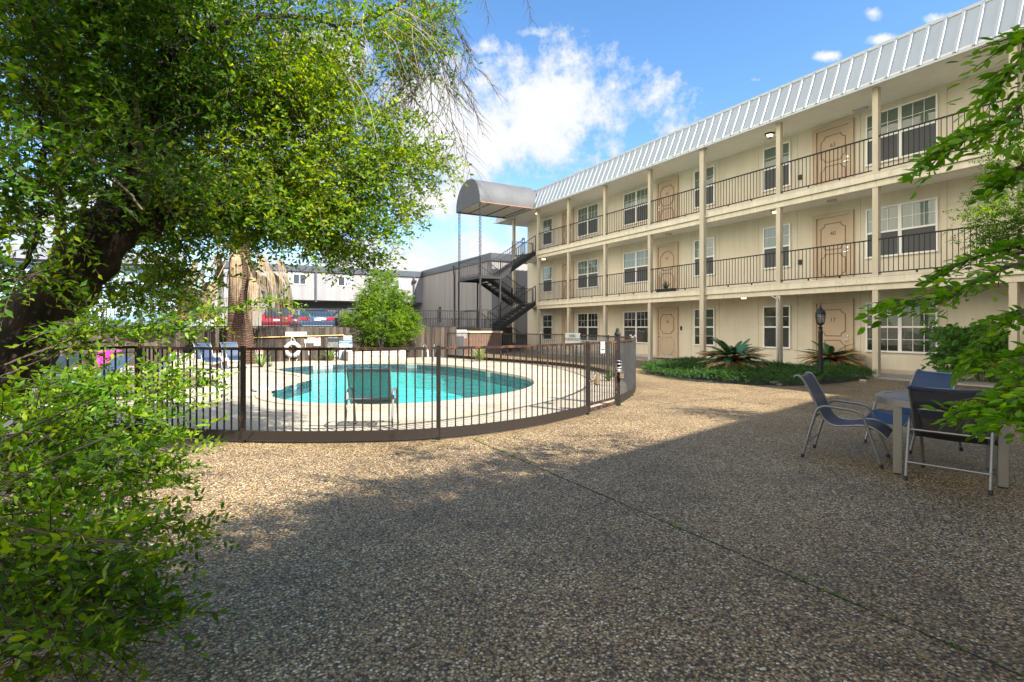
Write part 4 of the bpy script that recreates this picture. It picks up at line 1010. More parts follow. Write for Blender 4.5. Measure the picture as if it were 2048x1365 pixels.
# lamp post
p = gnd(1641, 764); lp = thing('lamp_post', 'black lamp post with glass lantern standing in the planting bed', 'lamp post', (p.x, p.y, 0))
M_LBLK = plain('black_cast_iron', (.012,.012,.014), .5, var=.2)
T0 = Matrix.Translation((p.x, p.y, 0)); b = MB(T0); b.lathe([(.10,0),(.10,.06),(.062,.10),(.055,.16),(.053,1.30),(.062,1.32),(.055,1.35),(.042,1.40),(.06,1.44),(.03,1.47),(.03,1.50)], n=14); part('post', b, M_LBLK, lp, smooth=True)
b = MB(T0); b.lathe([(.03,1.50),(.085,1.535),(.095,1.56),(.0,1.56)], n=10); b.lathe([(.118,1.80),(.13,1.815),(.122,1.83),(.085,1.90),(.05,1.945),(.022,1.96),(.03,1.985),(.015,2.01),(.012,2.06),(.0,2.12)], n=12)
for k in range(8):
    q = 2*PI*k/8; b.tube([(.09*math.cos(q), .09*math.sin(q), 1.555), (.105*math.cos(q), .105*math.sin(q), 1.64), (.118*math.cos(q), .118*math.sin(q), 1.72), (.113*math.cos(q), .113*math.sin(q), 1.81)], .0075, 5)
b.torus((0,0,1.70),   .116, .006, n=20, m=5); part('lantern', b, M_LBLK, lp, smooth=True)
b = MB(T0); b.lathe([(.082,1.56),(.098,1.64),(.110,1.72),(.106,1.80)], n=16); part('lantern_glass', b, glassmat('lantern_clear_glass', (.8,.82,.82), .05, 1.5), lp, smooth=True)
b = MB(T0); b.lathe([(.0,1.58),(.035,1.6),(.045,1.68),(.03,1.74),(.0,1.76)], n=10); part('bulb', b, M_WHITE, lp, smooth=True)
# stones at the bed edge
for u, v, r_ in ((1549, 767, .10), (1726, 764, .09), (1560, 771, .06)):
    p = gnd(u, v); b = MB(Matrix.Translation((p.x,p.y,0)) @ Matrix.Diagonal((1.3,.8,.8,1))); b.lathe([(.0,-.02),(r_*.9,0),(r_,r_*.4),(r_*.7,r_*.85),(0,r_)], n=9)
    solo('stone', b, M_LIME, {1549: 'pale stone at the front edge of the planting bed below the big sago', 1726: 'pale stone by the right tip of the planting bed', 1560: 'smallest pale stone at the front edge of the planting bed'}[u], 'stone', (p.x,p.y,0), 'edge stones of the planting bed', smooth=True)
# ------------------------------------------------------------------ vehicles in the upper car park
M_CGLASS = plain('car_glass', (.03,.035,.04), .08, var=.1, spec=.9); M_TYRE = plain('tyre', (.02,.02,.02), .8); M_CHROME = plain('chrome', (.6,.6,.62), .15, 1.0); M_TAIL = plain('tail_light_red', (.45,.02,.03), .25); M_PLATE = plain('number_plate', (.7,.7,.68), .5); M_BUMP = plain('bumper_grey', (.12,.12,.125), .6)
def carpaint(name, col):
    m, t, b, o = nt(name); b.inputs['Base Color'].default_value = (*col,1); b.inputs['Metallic'].default_value = .35; b.inputs['Roughness'].default_value = .3; b.inputs['Coat Weight'].default_value = .8; return m
def car(label, cat, paint, loc, fwd, kind='sedan'):
    a = math.atan2(fwd.y, fwd.x); c = thing('parked_car', label, cat, loc, a, 'vehicles in the upper car park'); M = Matrix.Translation(Vector(loc)) @ Matrix.Rotation(a, 4, 'Z')
    Ln, W = (4.8, .92) if kind == 'sedan' else (4.6, .93); H = 1.46 if kind == 'sedan' else 1.72
    x0 = -Ln/2
    if kind == 'sedan':
        low = [(-2.38,.42),(-2.40,.72),(-2.36,.98),(-2.28,1.06),(-1.75,1.07),(.95,.97),(1.9,.86),(2.3,.72),(2.4,.5),(2.36,.28),(-2.3,.26)]
        gh = [(-1.95,1.05),(-1.1,1.44),(-.3,1.47),(.25,1.42),(1.15,.97)]
    else:
        low = [(-2.26,.42),(-2.30,.75),(-2.27,1.05),(-2.2,1.12),(-1.6,1.13),(1.0,1.06),(1.9,.98),(2.25,.82),(2.3,.5),(2.26,.3),(-2.2,.3)]
        gh = [(-2.18,1.10),(-1.95,1.62),(-1.5,1.72),(-.2,1.72),(.3,1.65),(1.1,1.07)]
    def skin(prof, w, tuck):
        # rounded prism: half width shrinks with height through 'tuck'
        n = len(prof); ys = [(-1,.90),(-.94,1.0)] ; ys = [(-1.0,.93),(-.86,1.0),(.86,1.0),(1.0,.93)]; vs_ = []
        cz = sum(z for _,z in prof)/n; cx = sum(x for x,_ in prof)/n
        for yy, k in ys:
            for x, z in prof: vs_.append((cx+(x-cx)*k, yy*w*tuck(z), cz+(z-cz)*(1 if abs(yy) < .9 else .96)))
        fs = [tuple(range(n)), tuple(3*n+i for i in range(n))[::-1]]
        for j in range(3): fs += [(j*n+i, (j+1)*n+i, (j+1)*n+(i+1)%n, j*n+(i+1)%n) for i in range(n)]
        return vs_, fs
    b = MB(M); b.add(*skin(low, W, lambda z: 1 - .06*max(0, (z-.75))/.35 - .04*max(0, .5-z)/.25)); part('body', b, paint, c, smooth=True)
    zr = max(z for _,z in gh); zb = min(z for _,z in gh)
    tk = lambda z: .93 - .20*(z-zb)/(zr-zb)
    b = MB(M); b.add(*skin(gh, W, tk)); part('windows', b, M_CGLASS, c, smooth=True)
    b = MB(M); rf = [(x, z) for x, z in gh if z > zr-.09]; xa, xb = rf[0][0]-.06, rf[-1][0]+.05
    vs_ = []
    for x, z in [(xa, rf[0][1]-.015)] + rf[0:] + [(xb, rf[-1][1]-.02)]:
        for y in (-1, -.8, .8, 1): vs_.append((x, y*W*tk(z)*1.0, z + (.012 if abs(y) < .9 else -.02)))
    m = len(vs_)//4; b.add(vs_, [(i*4+k, (i+1)*4+k, (i+1)*4+k+1, i*4+k+1) for i in range(m-1) for k in range(3)])
    for s_ in (-1, 1):
        for (x1,z1), (x2,z2) in ((gh[0], rf[0]), (rf[-1], gh[-1])):
            b.bar((x1, s_*W*tk(z1)*.985, z1), (x2, s_*W*tk(z2)*.985, z2), .07, .07)
        b.bar((-.25, s_*W*tk(zb)*1.0, zb), (-.2, s_*W*tk(zr)*1.0, zr-.03), .02, .06)
    part('roof', b, paint, c, smooth=True)
    for x in (-1.42, 1.42):
        for s_ in (-1, 1):
            b = MB(M @ Matrix.Translation((x, s_*(W-.09), .33)) @ Matrix.Rotation(R(90), 4, 'X')); b.lathe([(.19,-.1),(.30,-.11),(.33,-.08),(.33,.08),(.30,.11),(.19,.1)], n=20); wh = part('wheel', b, M_TYRE, c, smooth=True)
            b = MB(M @ Matrix.Translation((x, s_*(W-.09), .33)) @ Matrix.Rotation(R(90), 4, 'X')); b.lathe([(.0,-.08),(.2,-.095),(.2,.095),(.0,.08)], n=12); part('rim', b, M_CHROME, wh)
    xr = min(x for x, _ in low)
    for s_ in (-1, 1):
        b = MB(M)
        if kind == 'sedan': b.prism([(.36,.80),(.86,.86),(.84,.99),(.48,.965)], lambda y,z,d: (xr+.03+d, s_*y, z), -.05, .12)
        else: b.prism([(.64,.85),(.88,.85),(.84,1.22),(.68,1.22)], lambda y,z,d: (xr+.05+d, s_*y, z), -.05, .14)
        part('tail_light', b, M_TAIL, c)
        b = MB(M); b.prism([(.5,.6),(.85,.62),(.82,.75),(.52,.72)], lambda y,z,d: (2.2+d, s_*y, z), 0, .1); part('headlight', b, M_CHROME, c)
        b = MB(M); b.box(.72, .86, s_*(W*.93), s_*(W*.93+.17), 1.0, 1.12); part('wing_mirror', b, paint, c, bevel=.02)
    b = MB(M); b.box(xr-.035, xr+.1, -.17, .17, .80, .92) if kind == 'sedan' else b.box(xr-.03, xr+.1, -.17, .17, .84, .96); part('number_plate', b, M_PLATE, c)
    b = MB(M); b.box(xr-.05, xr+.2, -.80, .80, .36, .56); part('rear_bumper', b, M_BUMP, c, bevel=.03)
    return c
def parkpos(u, Y): X = (u-CU)/F*Y; return (X, Y, PK)
car('blue sedan parked tail towards the pool above the wood fence', 'car', carpaint('blue_car_paint', (.05,.085,.14)), parkpos(621, 30.6), D1, 'sedan')
car('red car parked left of the blue sedan', 'car', carpaint('red_car_paint', (.20,.012,.015)), parkpos(570, 35.5), (D1*.9+D2*.3), 'suv')
car('silver utility vehicle parked beyond the blue sedan', 'car', carpaint('silver_car_paint', (.38,.38,.37)), parkpos(652, 40.5), D1, 'suv')
car('dark car with red tail light half hidden by the round bush', 'car', carpaint('black_car_paint', (.025,.025,.028)), parkpos(703, 36.5), (D1*.8-D2*.45), 'suv')
# white camper van with an open rear
pv = parkpos(392, 35.0); vn = thing('camper_van', 'white camper van with open rear hatch left of the palm', 'van', pv, math.atan2(D1.y, D1.x)); M = Matrix.Translation(Vector(pv)) @ Matrix.Rotation(math.atan2(D1.y, D1.x), 4, 'Z')
M_VAN = carpaint('white_van_paint', (.62,.63,.64))
b = MB(M); hw = 1.05
sec = [(-hw,.45),(-hw,1.9),(-hw*.93,2.45),(-hw*.75,2.72),(0,2.80),(hw*.75,2.72),(hw*.93,2.45),(hw,1.9),(hw,.45)]
n = len(sec); vs_ = [(-2.6,y,z) for y,z in sec] + [(1.5,y,z) for y,z in sec] + [(2.3,y*.95,min(z,1.75)) for y,z in sec] + [(2.75,y*.9,min(z,1.1)) for y,z in sec]
b.add(vs_, [(j*n+i, j*n+i+1, (j+1)*n+i+1, (j+1)*n+i) for j in range(3) for i in range(n-1)] + [tuple(3*n+i for i in range(n))])
b.box(-2.62,-2.56,-hw,hw,.45,.95); b.box(-2.62,-2.56,-hw,-hw+.16,.95,2.3); b.box(-2.62,-2.56,hw-.16,hw,.95,2.3); b.box(-2.62,-2.56,-hw*.9,hw*.9,2.2,2.45)
part('body', b, M_VAN, vn)
b = MB(M); b.box(-2.2,-2.1,-hw+.1,hw-.1,.5,2.3); b.box(-2.55,-2.1,-hw+.1,hw-.1,.5,.56); part('cargo_space', b, M_DARKROOM, vn)
b = MB(M); b.add([(-2.6,-hw*.85,2.42),(-2.6,hw*.85,2.42),(-3.5,hw*.85,2.62),(-3.5,-hw*.85,2.62),(-2.6,-hw*.85,2.47),(-2.6,hw*.85,2.47),(-3.5,hw*.85,2.67),(-3.5,-hw*.85,2.67)], [(3,2,1,0),(4,5,6,7),(0,1,5,4),(1,2,6,5),(2,3,7,6),(3,0,4,7)]); part('hatch', b, M_VAN, vn)
for s_ in (-1,1):
    b = MB(M); b.box(-2.68,-2.6,s_*(hw-.14),s_*(hw-.02),1.05,1.45); part('tail_light', b, M_TAIL, vn)
    b = MB(M); b.bar((1.5,s_*(hw),1.55),(1.5,s_*(hw+.32),1.6),.04); b.box(1.42,1.56,s_*(hw+.22),s_*(hw+.42),1.4,1.85); part('wing_mirror', b, M_BLACK, vn)
    for x in (-1.6,1.8):
        b = MB(M @ Matrix.Translation((x, s_*(hw-.12), .36)) @ Matrix.Rotation(R(90), 4, 'X')); b.lathe([(.0,-.1),(.3,-.11),(.36,-.08),(.36,.08),(.3,.11),(0,.1)], n=16); part('wheel', b, M_TYRE, vn)
for y, m_ in ((-.5, M_RED), (.1, plain('green_box', (.03,.22,.13), .5)), (.55, M_RED)):
    b = MB(M); b.box(-2.5,-2.2,y-.14,y+.14,.98,1.35); b.box(-2.47,-2.23,y-.1,y+.1,1.35,1.4); part('cargo_box', b, m_, vn)
# ------------------------------------------------------------------ background buildings
M_GREYW = None
def siding(name, col):
    m, t, b, o = nt(name); v = coords(t, 'Object'); n = noise(t, coords(t, 'Object', (1.4,1.4,.10)), 1.6, 7, .65); r = ramp(t, [(.3, tuple(c*.78 for c in col)), (.52, col), (.75, tuple(c*1.06 for c in col))]); t.links.new(n.outputs['Fac'], r.inputs[0])
    t.links.new(r.outputs[0], b.inputs['Base Color']); b.inputs['Roughness'].default_value = .85; return m
M_GREYW = siding('grey_siding', (.29,.27,.255)); M_FASC = plain('charcoal_fascia', (.06,.065,.075), .5, var=.1); M_DGREY = plain('dark_grey_wall', (.17,.165,.165), .85)
gb = thing('grey_building', 'two-storey grey siding building with charcoal fascia beyond the car park', 'building', L(49.4, 17.8, PK), 0)
SG, TG, SN, ZTOP, ZJ = 49.4, 17.8, 34.7, 6.75, 3.85
b = MB(SF); b.box(SG, SG+10, .5, TG+.1, ZJ, ZTOP); part('upper_wall', b, M_GREYW, gb)
b = MB(SF); b.box(SN, SG+10, TG+.1, TG+14, PK-.2, ZTOP+.05)
part('side_wall', b, M_GREYW, gb)
b = MB(SF); b.box(SG+3.2, SG+10, 4.2, TG+.1, PK-.2, ZJ-.002); part('carport_wall', b, M_DGREY, gb)
b = MB(SF); b.box(SG+.02, SG+10, .5, 4.2, PK-.2, ZJ-.002)
for k in range(25): b.box(SG-.02, SG+.02, .55+k*.148, .62+k*.148, PK, ZJ-.1)
part('ribbed_wall', b, siding('beige_siding', (.28,.25,.22)), gb)
for t_ in (4.4, 11.5): b = MB(SF); b.box(SG+.1, SG+.35, t_, t_+.25, PK-.1, ZJ-.004); part('carport_post', b, M_DGREY, gb)
b = MB(SF)
for k in range(14):
    t_ = .7+k*1.22; b.box(SG-.006, SG+.02, t_-.006, t_+.006, ZJ, ZTOP)
for k in range(12):
    s = SN+.6+k*1.22; b.box(s-.006, s+.006, TG+.092, TG+.12, PK, ZTOP)
part('siding_joint', b, plain('siding_groove', (.22,.20,.19), .9), gb)
b = MB(SF); b.box(SG-.12, SG-.002, .3, TG-.06, ZTOP-.42, ZTOP+.12); b.box(SN-.12, SG-.12, TG-.03, TG+.098, ZTOP-.37, ZTOP+.17); b.box(SN-.12, SN-.002, TG+.10, TG+14, ZTOP-.37, ZTOP+.17); part('fascia', b, M_FASC, gb)
b = MB(SF); b.box(SN-.1, SG+10, TG-.02, TG+14, ZTOP+.171, ZTOP+.19); b.box(SG-.1, SG+10, .3, TG-.03, ZTOP+.121, ZTOP+.14); part('flat_roof', b, M_ROOFTOP, gb)
def gwin(u0, u1, v0, v1, halves, lab=None):
    p = lambda u, v: ((lambda a: (lambda Y: ((.8706*a+.492)*Y, EYE+(HZ-v)/F*Y))(SG/(-.492*a+.8706)))((u-CU)/F))
    t0, z1 = p(u0, v0); t1, _ = p(u1, v0); _, z0 = p(u0, v1)
    b = MB(SF); f = .05; b.box(SG-.05, SG-.002, t0-f, t1+f, z1, z1+f); b.box(SG-.05, SG-.002, t0-f, t1+f, z0-f, z0); b.box(SG-.05, SG-.002, t0-f, t0, z0, z1); b.box(SG-.05, SG-.002, t1, t1+f, z0, z1); m_ = (t0+t1)/2; b.box(SG-.055, SG-.002, m_-.035, m_+.035, z0, z1)
    w = part('window', b, M_WFRAME, gb)
    for (a, c), mt in zip(((t0, m_-.035), (m_+.035, t1)), halves):
        b = MB(SF); b.box(SG-.02, SG-.004, a, c, z0, z1); part('pane', b, mt, w)
M_DPANE = plain('dark_pane', (.045,.05,.055), .25, spec=.6); M_BPANE = plain('blind_pane', (.30,.32,.33), .4); M_LPANE = plain('bright_blind_pane', (.85,.85,.86), .4)
gwin(587, 611, 549, 568, (M_DPANE, M_DPANE)); gwin(676.5, 702, 554, 571.5, (M_DPANE, M_BPANE)); gwin(798, 819, 560, 578, (M_LPANE, M_LPANE))
for u in (631.5, 827.5):
    a = (u-CU)/F; Y = SG/(-.492*a+.8706); t_ = (.8706*a+.492)*Y; b = MB(SF); b.box(SG-.14, SG-.005, t_-.07, t_+.07, ZJ-.15, ZTOP-.42); part('downspout', b, M_FASC, gb)
a = (908-CU)/F; Y = TG/(.8706*a+.492); s = (-.492*a+.8706)*Y; b = MB(SF); b.tube([(s, TG-.06, ZTOP-.1), (s, TG-.06, ZTOP-.55), (s-.0, TG+.02, ZTOP-.9), (s, TG+.02, PK+.1)], .07, 8); part('downspout', b, M_FASC, gb, smooth=True)
a = (878-CU)/F; Y = TG/(.8706*a+.492); s = (-.492*a+.8706)*Y; b = MB(SF); b.box(s-.28, s+.28, TG+.06, TG+.097, 1.9, 3.3); part('side_door', b, M_FASC, gb)
b = MB(SF); b.box(SG-.25, SG-.003, TG-1.0, TG-.62, 5.75, 5.98); part('wall_lamp', b, M_BRONZE, gb)
b = MB(SF); b.box(SN-.2, SN-.003, 21.5, 21.9, 4.1, 4.5); part('wall_lamp', b, M_BRONZE, gb)
# light-blue building with lattice screens at far left
M_SKYB = siding('pale_blue_siding', (.42,.56,.66))
def latticemat():
    m, t, b, o = nt('lattice_screen'); v = coords(t, 'Object'); mp = t.nodes.new('ShaderNodeMapping'); mp.inputs['Rotation'].default_value = (0,0,R(-29.5)); t.links.new(v, mp.inputs[0]); m2 = t.nodes.new('ShaderNodeMapping'); m2.inputs['Rotation'].default_value = (0, R(45), 0); m2.inputs['Scale'].default_value = (1,0,1); t.links.new(mp.outputs[0], m2.inputs[0])
    ck = N(t, 'ShaderNodeTexChecker', Scale=9.0); ck.inputs['Color1'].default_value = (.02,.02,.025,1); ck.inputs['Color2'].default_value = (.34,.42,.47,1); t.links.new(m2.outputs[0], ck.inputs['Vector']); t.links.new(ck.outputs[0], b.inputs['Base Color']); b.inputs['Roughness'].default_value = .7; return m
ML = latticemat(); M_BTRIM = plain('pale_trim', (.62,.67,.70), .6)
bl = thing('blue_building', 'pale blue clapboard building with dark lattice screens at far left', 'building', L(43, -10, PK), 0)
b = MB(SF); b.box(43, 50, -19, -2.2, PK-.2, 5.4); part('wall', b, M_SKYB, bl)
b = MB(SF)
for k in range(21): b.box(42.975, 43, -19, -2.2, PK+.2*k+.1, PK+.2*k+.12)
part('clapboard', b, M_SKYB, bl)
b = MB(SF); b.box(42.6, 50.4, -19.3, -1.9, 5.4, 5.62); b.prism([(42.4,5.62),(50.6,5.62),(46.5,7.0)], lambda x,y,d: (x,d,y), -19.4, -1.8); part('roof', b, plain('grey_shingles', (.2,.2,.2), .9, var=.2), bl)
for t0, t1, z0, z1 in ((-8.5,-6.9,1.1,3.1),(-6.3,-5.95,1.1,3.1),(-5.3,-4.9,1.1,4.5),(-4.3,-4.1,1.1,3.6),(-3.6,-2.6,1.1,3.1),(-11.5,-9.9,1.1,3.1)):
    b = MB(SF); b.box(42.93, 42.972, t0-.08, t1+.08, z0-.08, z1+.08); f = part('frame', b, M_BTRIM, bl); b = MB(SF); b.box(42.915, 42.929, t0, t1, z0, z1); part('lattice_screen', b, ML, f)
# blue parasol, loungers, pink cloth at far left
p = at(300, 640, 20.5); um = thing('parasol', 'faded blue parasol beyond the iron fence on the left', 'parasol', (p.x, p.y, 0)); U0 = Matrix.Translation((p.x, p.y, 0))
b = MB(U0); b.tube([(0,0,0),(0,0,2.1)], .025, 8); b.lathe([(.25,0),(.25,.06),(.05,.1)], n=14); part('pole', b, M_ALU, um)
b = MB(U0); vs_ = [(0,0,2.08)]; nn8 = 8
for rr, zz in ((.55,1.97),(1.05,1.82),(1.42,1.64),(1.42,1.52)):
    for k in range(16):
        q = 2*PI*k/16; r2 = rr*(1 if k%2 == 0 else .955); vs_.append((r2*math.cos(q), r2*math.sin(q), zz-(0 if k%2 == 0 else .015)))
fs = [(0,1+k,1+(k+1)%16) for k in range(16)] + [(1+j*16+k, 1+(j+1)*16+k, 1+(j+1)*16+(k+1)%16, 1+j*16+(k+1)%16) for j in range(3) for k in range(16)]
b.add(vs_, fs); part('canopy', b, plain('faded_blue_canvas', (.15,.24,.33), .8, var=.15), um)
def lounger(x, y, a, lab):
    c = thing('sun_lounger', lab, 'sun lounger', (x,y,.02), a, 'sun loungers left of the deck'); M = Matrix.Translation((x,y,.02)) @ Matrix.Rotation(a,4,'Z')
    for s_ in (-1,1):
        b = MB(M); y_ = s_*.32; b.tube([(-.95,y_,.30),(.35,y_,.32),(.95,y_,.85)], .016, 8); b.tube([(-.75,y_,0),(-.7,y_,.3)], .015, 6); b.tube([(.4,y_,0),(.35,y_,.32)], .015, 6); b.tube([(-.2,y_,.31),(-.15,y_,.5),(.25,y_,.52),(.5,y_,.45)], .013, 6); part('frame', b, M_ALU, c, smooth=True)
    b = MB(M)
    for (x0_,z0),(x1_,z1) in (((-.95,.31),(.35,.33)),((.35,.33),(.93,.84))): b.quad((x0_,-.3,z0),(x1_,-.3,z1),(x1_,.3,z1),(x0_,.3,z0))
    part('sling', b, M_SLITE, c)
M_SLITE = slingmat('pale_blue_sling', (.22,.36,.55), .02)
for u, v, a, lab in ((250, 795, .3, 'pale blue sun lounger behind the fence corner post'), (150, 800, .1, 'pale blue sun lounger left of the corner post behind leaves'), (60, 790, 0, 'pale blue sun lounger seen past the tree trunk')):
    p = gnd(u, v); lounger(p.x, p.y, a, lab)
p = gnd(232, 752); pc = thing('side_table', 'small dark folding table carrying a bright pink cloth', 'table', (p.x, p.y, .02)); T0 = Matrix.Translation((p.x, p.y, .02))
b = MB(T0); b.box(-.35,.45,-.3,.3,.66,.70); part('tabletop', b, M_BLACK, pc)
for x in (-.3,.4):
    for y in (-.25,.25): b = MB(T0); b.box(x-.02,x+.02,y-.02,y+.02,0,.66); part('leg', b, M_ALU, pc)
b = MB(T0); vs_ = []; K = 14
for i in range(9):
    for k in range(K):
        q = k/(K-1); z = .72 - max(0, i-2)*.10; y = -.05 - min(i, 2)*.14 - .02*i; vs_.append((-.26+.5*q*(1-.06*i)+.02*math.sin(i*1.3), y+.045*math.sin(q*17+i*.5), z+.03*math.sin(q*9+i)))
b.add(vs_, [(i*K+k, i*K+k+1, (i+1)*K+k+1, (i+1)*K+k) for i in range(8) for k in range(K-1)])
solo('pink_cloth', b, plain('bright_pink_cloth', (.62,.03,.28), .7, var=.3, scale=5), 'bright pink cloth draped over a small table behind the fence', 'cloth', (p.x, p.y, .7), smooth=True)
# ------------------------------------------------------------------ foliage
def rotmats(n, rng, tilt=1.0, base=None):
    """random rotation matrices (n,3,3): spray axis x roughly horizontal/outward, up z"""
    yaw = rng.uniform(0, 2*np.pi, n) if base is None else base + rng.normal(0, .7, n)
    pit = rng.normal(0, .45*tilt, n); rol = rng.normal(0, .6, n)
    cy_, sy = np.cos(yaw), np.sin(yaw); cp, sp = np.cos(pit), np.sin(pit); cr_, sr = np.cos(rol), np.sin(rol)
    Z0 = np.zeros(n); O = np.ones(n)
    Ry = np.stack([np.stack([cp,Z0,-sp],1), np.stack([Z0,O,Z0],1), np.stack([sp,Z0,cp],1)],1)
    Rz = np.stack([np.stack([cy_,-sy,Z0],1), np.stack([sy,cy_,Z0],1), np.stack([Z0,Z0,O],1)],1)
    Rx = np.stack([np.stack([O,Z0,Z0],1), np.stack([Z0,cr_,-sr],1), np.stack([Z0,sr,cr_],1)],1)
    return Rz @ Ry @ Rx
def leaf_geo(hi, shape=.42):
    """unit leaf along +x (length 1), width ~ shape, folded along the midrib"""
    if hi:
        xs = [.0,.22,.5,.78,1.0]; w = [0,.78,1.0,.62,0]; V = []; 
        V.append((0,0,0))
        for x, k in zip(xs[1:4], w[1:4]): V += [(x, k*shape/2, .05*k), (x, 0, -.03*k-.06*(x-.5)**2), (x, -k*shape/2, .05*k)]
        V.append((1,0,-.05)); V = np.array(V)
        Q = [(1,2,5,4),(2,3,6,5),(4,5,8,7),(5,6,9,8)]; T = [(0,2,1),(0,3,2),(7,8,10),(8,9,10)]
        return V, np.array(Q), np.array(T)
    V = np.array([(0,0,0),(.45,shape/2,.06),(1,0,-.04),(.42,-shape/2,.06),]); return V, None, np.array([(0,2,1),(0,3,2)])
def spray(rng, nl, length, ll, hi, shape, droop=.15, pairs=True, spread=1.0, curl=.5):
    """leaves along a drooping twig; returns V, Q, T, twig points"""
    LV, LQ, LT = leaf_geo(hi, shape); V = []; Q = []; T = []; ids = []; off = 0
    for i in range(nl):
        q = (i+.8)/nl; px = length*q; pz = -droop*length*q*q; side = 1 if i % 2 else -1
        ang = side*rng.uniform(.6, 1.15)*spread if i < nl-1 else rng.normal(0,.2); pit = rng.normal(.1, curl); rol = rng.normal(0, .7); s = ll*rng.uniform(.7, 1.15)*(1-.25*q)
        ca, sa = math.cos(ang), math.sin(ang); cp, sp = math.cos(pit), math.sin(pit); cr_, sr = math.cos(rol), math.sin(rol)
        M = np.array([[ca,-sa,0],[sa,ca,0],[0,0,1]]) @ np.array([[cp,0,-sp],[0,1,0],[sp,0,cp]]) @ np.array([[1,0,0],[0,cr_,-sr],[0,sr,cr_]])
        V.append(LV*s @ M.T + np.array([px,0,pz]))
        if LQ is not None: Q.append(LQ+off)
        T.append(LT+off); ids += [i]*len(LV); off += len(LV)
    return np.concatenate(V), (np.concatenate(Q) if Q else None), np.concatenate(T), np.array(ids)
def instance(tmpls, P, Rm, S, rng, tint0=None, tvar=.22):
    """many copies of the spray templates in one mesh"""
    Vs=[]; Qs=[]; Ts=[]; tn=[]; off=0
    pick = rng.integers(0, len(tmpls), len(P))
    for k, (V,Q,T,ids) in enumerate(tmpls):
        m = np.where(pick == k)[0]
        if not len(m): continue
        W = np.einsum('nij,vj->nvi', Rm[m], V)*S[m][:,None,None] + P[m][:,None,:]
        nl = ids.max()+1; tv = rng.normal(0, tvar, (len(m), nl)) + (tint0[m][:,None] if tint0 is not None else .5)
        tn.append(np.clip(tv[:, ids], 0, 1).ravel())
        n = len(V); base = off + np.arange(len(m))*n
        if Q is not None: Qs.append((Q[None]+base[:,None,None]).reshape(-1,4))
        Ts.append((T[None]+base[:,None,None]).reshape(-1,3))
        Vs.append(W.reshape(-1,3)); off += n*len(m)
    return np.concatenate(Vs), (np.concatenate(Qs) if Qs else None), np.concatenate(Ts), np.concatenate(tn)
def twigs_geo(P, Rm, S, length, droop, r=.0025):
    """thin three-sided twigs under each spray"""
    n = len(P); k = 4; xs = np.linspace(-.25, 1, k)*length; pts = np.stack([xs, np.zeros(k), -droop*length*(np.maximum(xs,0)/length)**2], 1)
    ring = np.array([[0,math.cos(a),math.sin(a)] for a in (0, 2.09, 4.19)])
    V = np.concatenate([p + ring*r*(1.2-.7*i/(k-1)) for i, p in enumerate(pts)]); Q = []
    for i in range(k-1):
        for j in range(3): Q.append((i*3+j, i*3+(j+1)%3, (i+1)*3+(j+1)%3, (i+1)*3+j))
    Q = np.array(Q); W = np.einsum('nij,vj->nvi', Rm, V)*S[:,None,None] + P[:,None,:]
    return W.reshape(-1,3), (Q[None] + (np.arange(n)*len(V))[:,None,None]).reshape(-1,4)
def blob_points(rng, blobs, dens):
    """points in a union of ellipsoids, gathered into clumps; blobs: (centre, radii, weight[, tint])"""
    P = []; C = []; T = []
    for bl in blobs:
        c, rad, wgt = bl[:3]; tint = bl[3] if len(bl) > 3 else .45
        n = int(dens*wgt); nc = max(3, n//20)
        d = rng.normal(size=(nc,3)); d /= np.linalg.norm(d, axis=1)[:,None]; rr = rng.uniform(.05, 1, nc)**.42
        cc = np.array(c) + d*rr[:,None]*np.array(rad)
        k = rng.integers(0, nc, n); P.append(cc[k] + rng.normal(0, .155, (n,3))*np.minimum(1, np.array(rad)/.6)); C.append(np.tile(np.array(c),(n,1))); ct = rng.normal(tint, .12, nc); T.append(ct[k])
    return np.concatenate(P), np.concatenate(C), np.concatenate(T)
def foliage(name, parent, blobs, dens, ll, nl, length, mat, rng, hi=False, shape=.45, droop=.15, twigmat=None, tilt=1.0, scale=(.8,1.2), tvar=.16, keep=None):
    P, C, T = blob_points(rng, blobs, dens)
    if keep is not None: k = keep(P); P, C, T = P[k], C[k], T[k]
    base = np.arctan2(P[:,1]-C[:,1], P[:,0]-C[:,0]); Rm = rotmats(len(P), rng, tilt, base); S = rng.uniform(*scale, len(P))
    tm = [spray(rng, nl, length, ll, hi, shape, droop) for _ in range(8)]
    V, Q, Tr, tn = instance(tm, P, Rm, S, rng, T, tvar)
    o = np_part(name, V, Q, mat, parent, tn, Tr)
    if twigmat:
        V, Q = twigs_geo(P, Rm, S, length, droop); np_part('twigs', V, Q, twigmat, parent)
    return o, P
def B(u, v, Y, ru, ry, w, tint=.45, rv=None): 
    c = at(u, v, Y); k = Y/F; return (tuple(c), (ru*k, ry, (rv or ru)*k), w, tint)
M_BARK = plain('dark_bark', (.024,.017,.012), .95, var=.5, scale=7, bmp=1.0, bscale=26, stretch=(1,1,.35), dirt=.35, dirtcol=(.010,.008,.006))
M_TWIG = plain('grey_twig', (.20,.155,.105), .9, var=.3, scale=8)
M_TWIGD = plain('brown_twig', (.085,.06,.042), .9, var=.3, scale=8)
LF_T = leafmat('tree_leaf', (.016,.055,.006), (.075,.18,.012), (.36,.44,.018), .44)
LF_S = leafmat('shrub_leaf', (.03,.085,.008), (.10,.22,.016), (.32,.44,.03), .42, .36)
rng = np.random.default_rng(11)
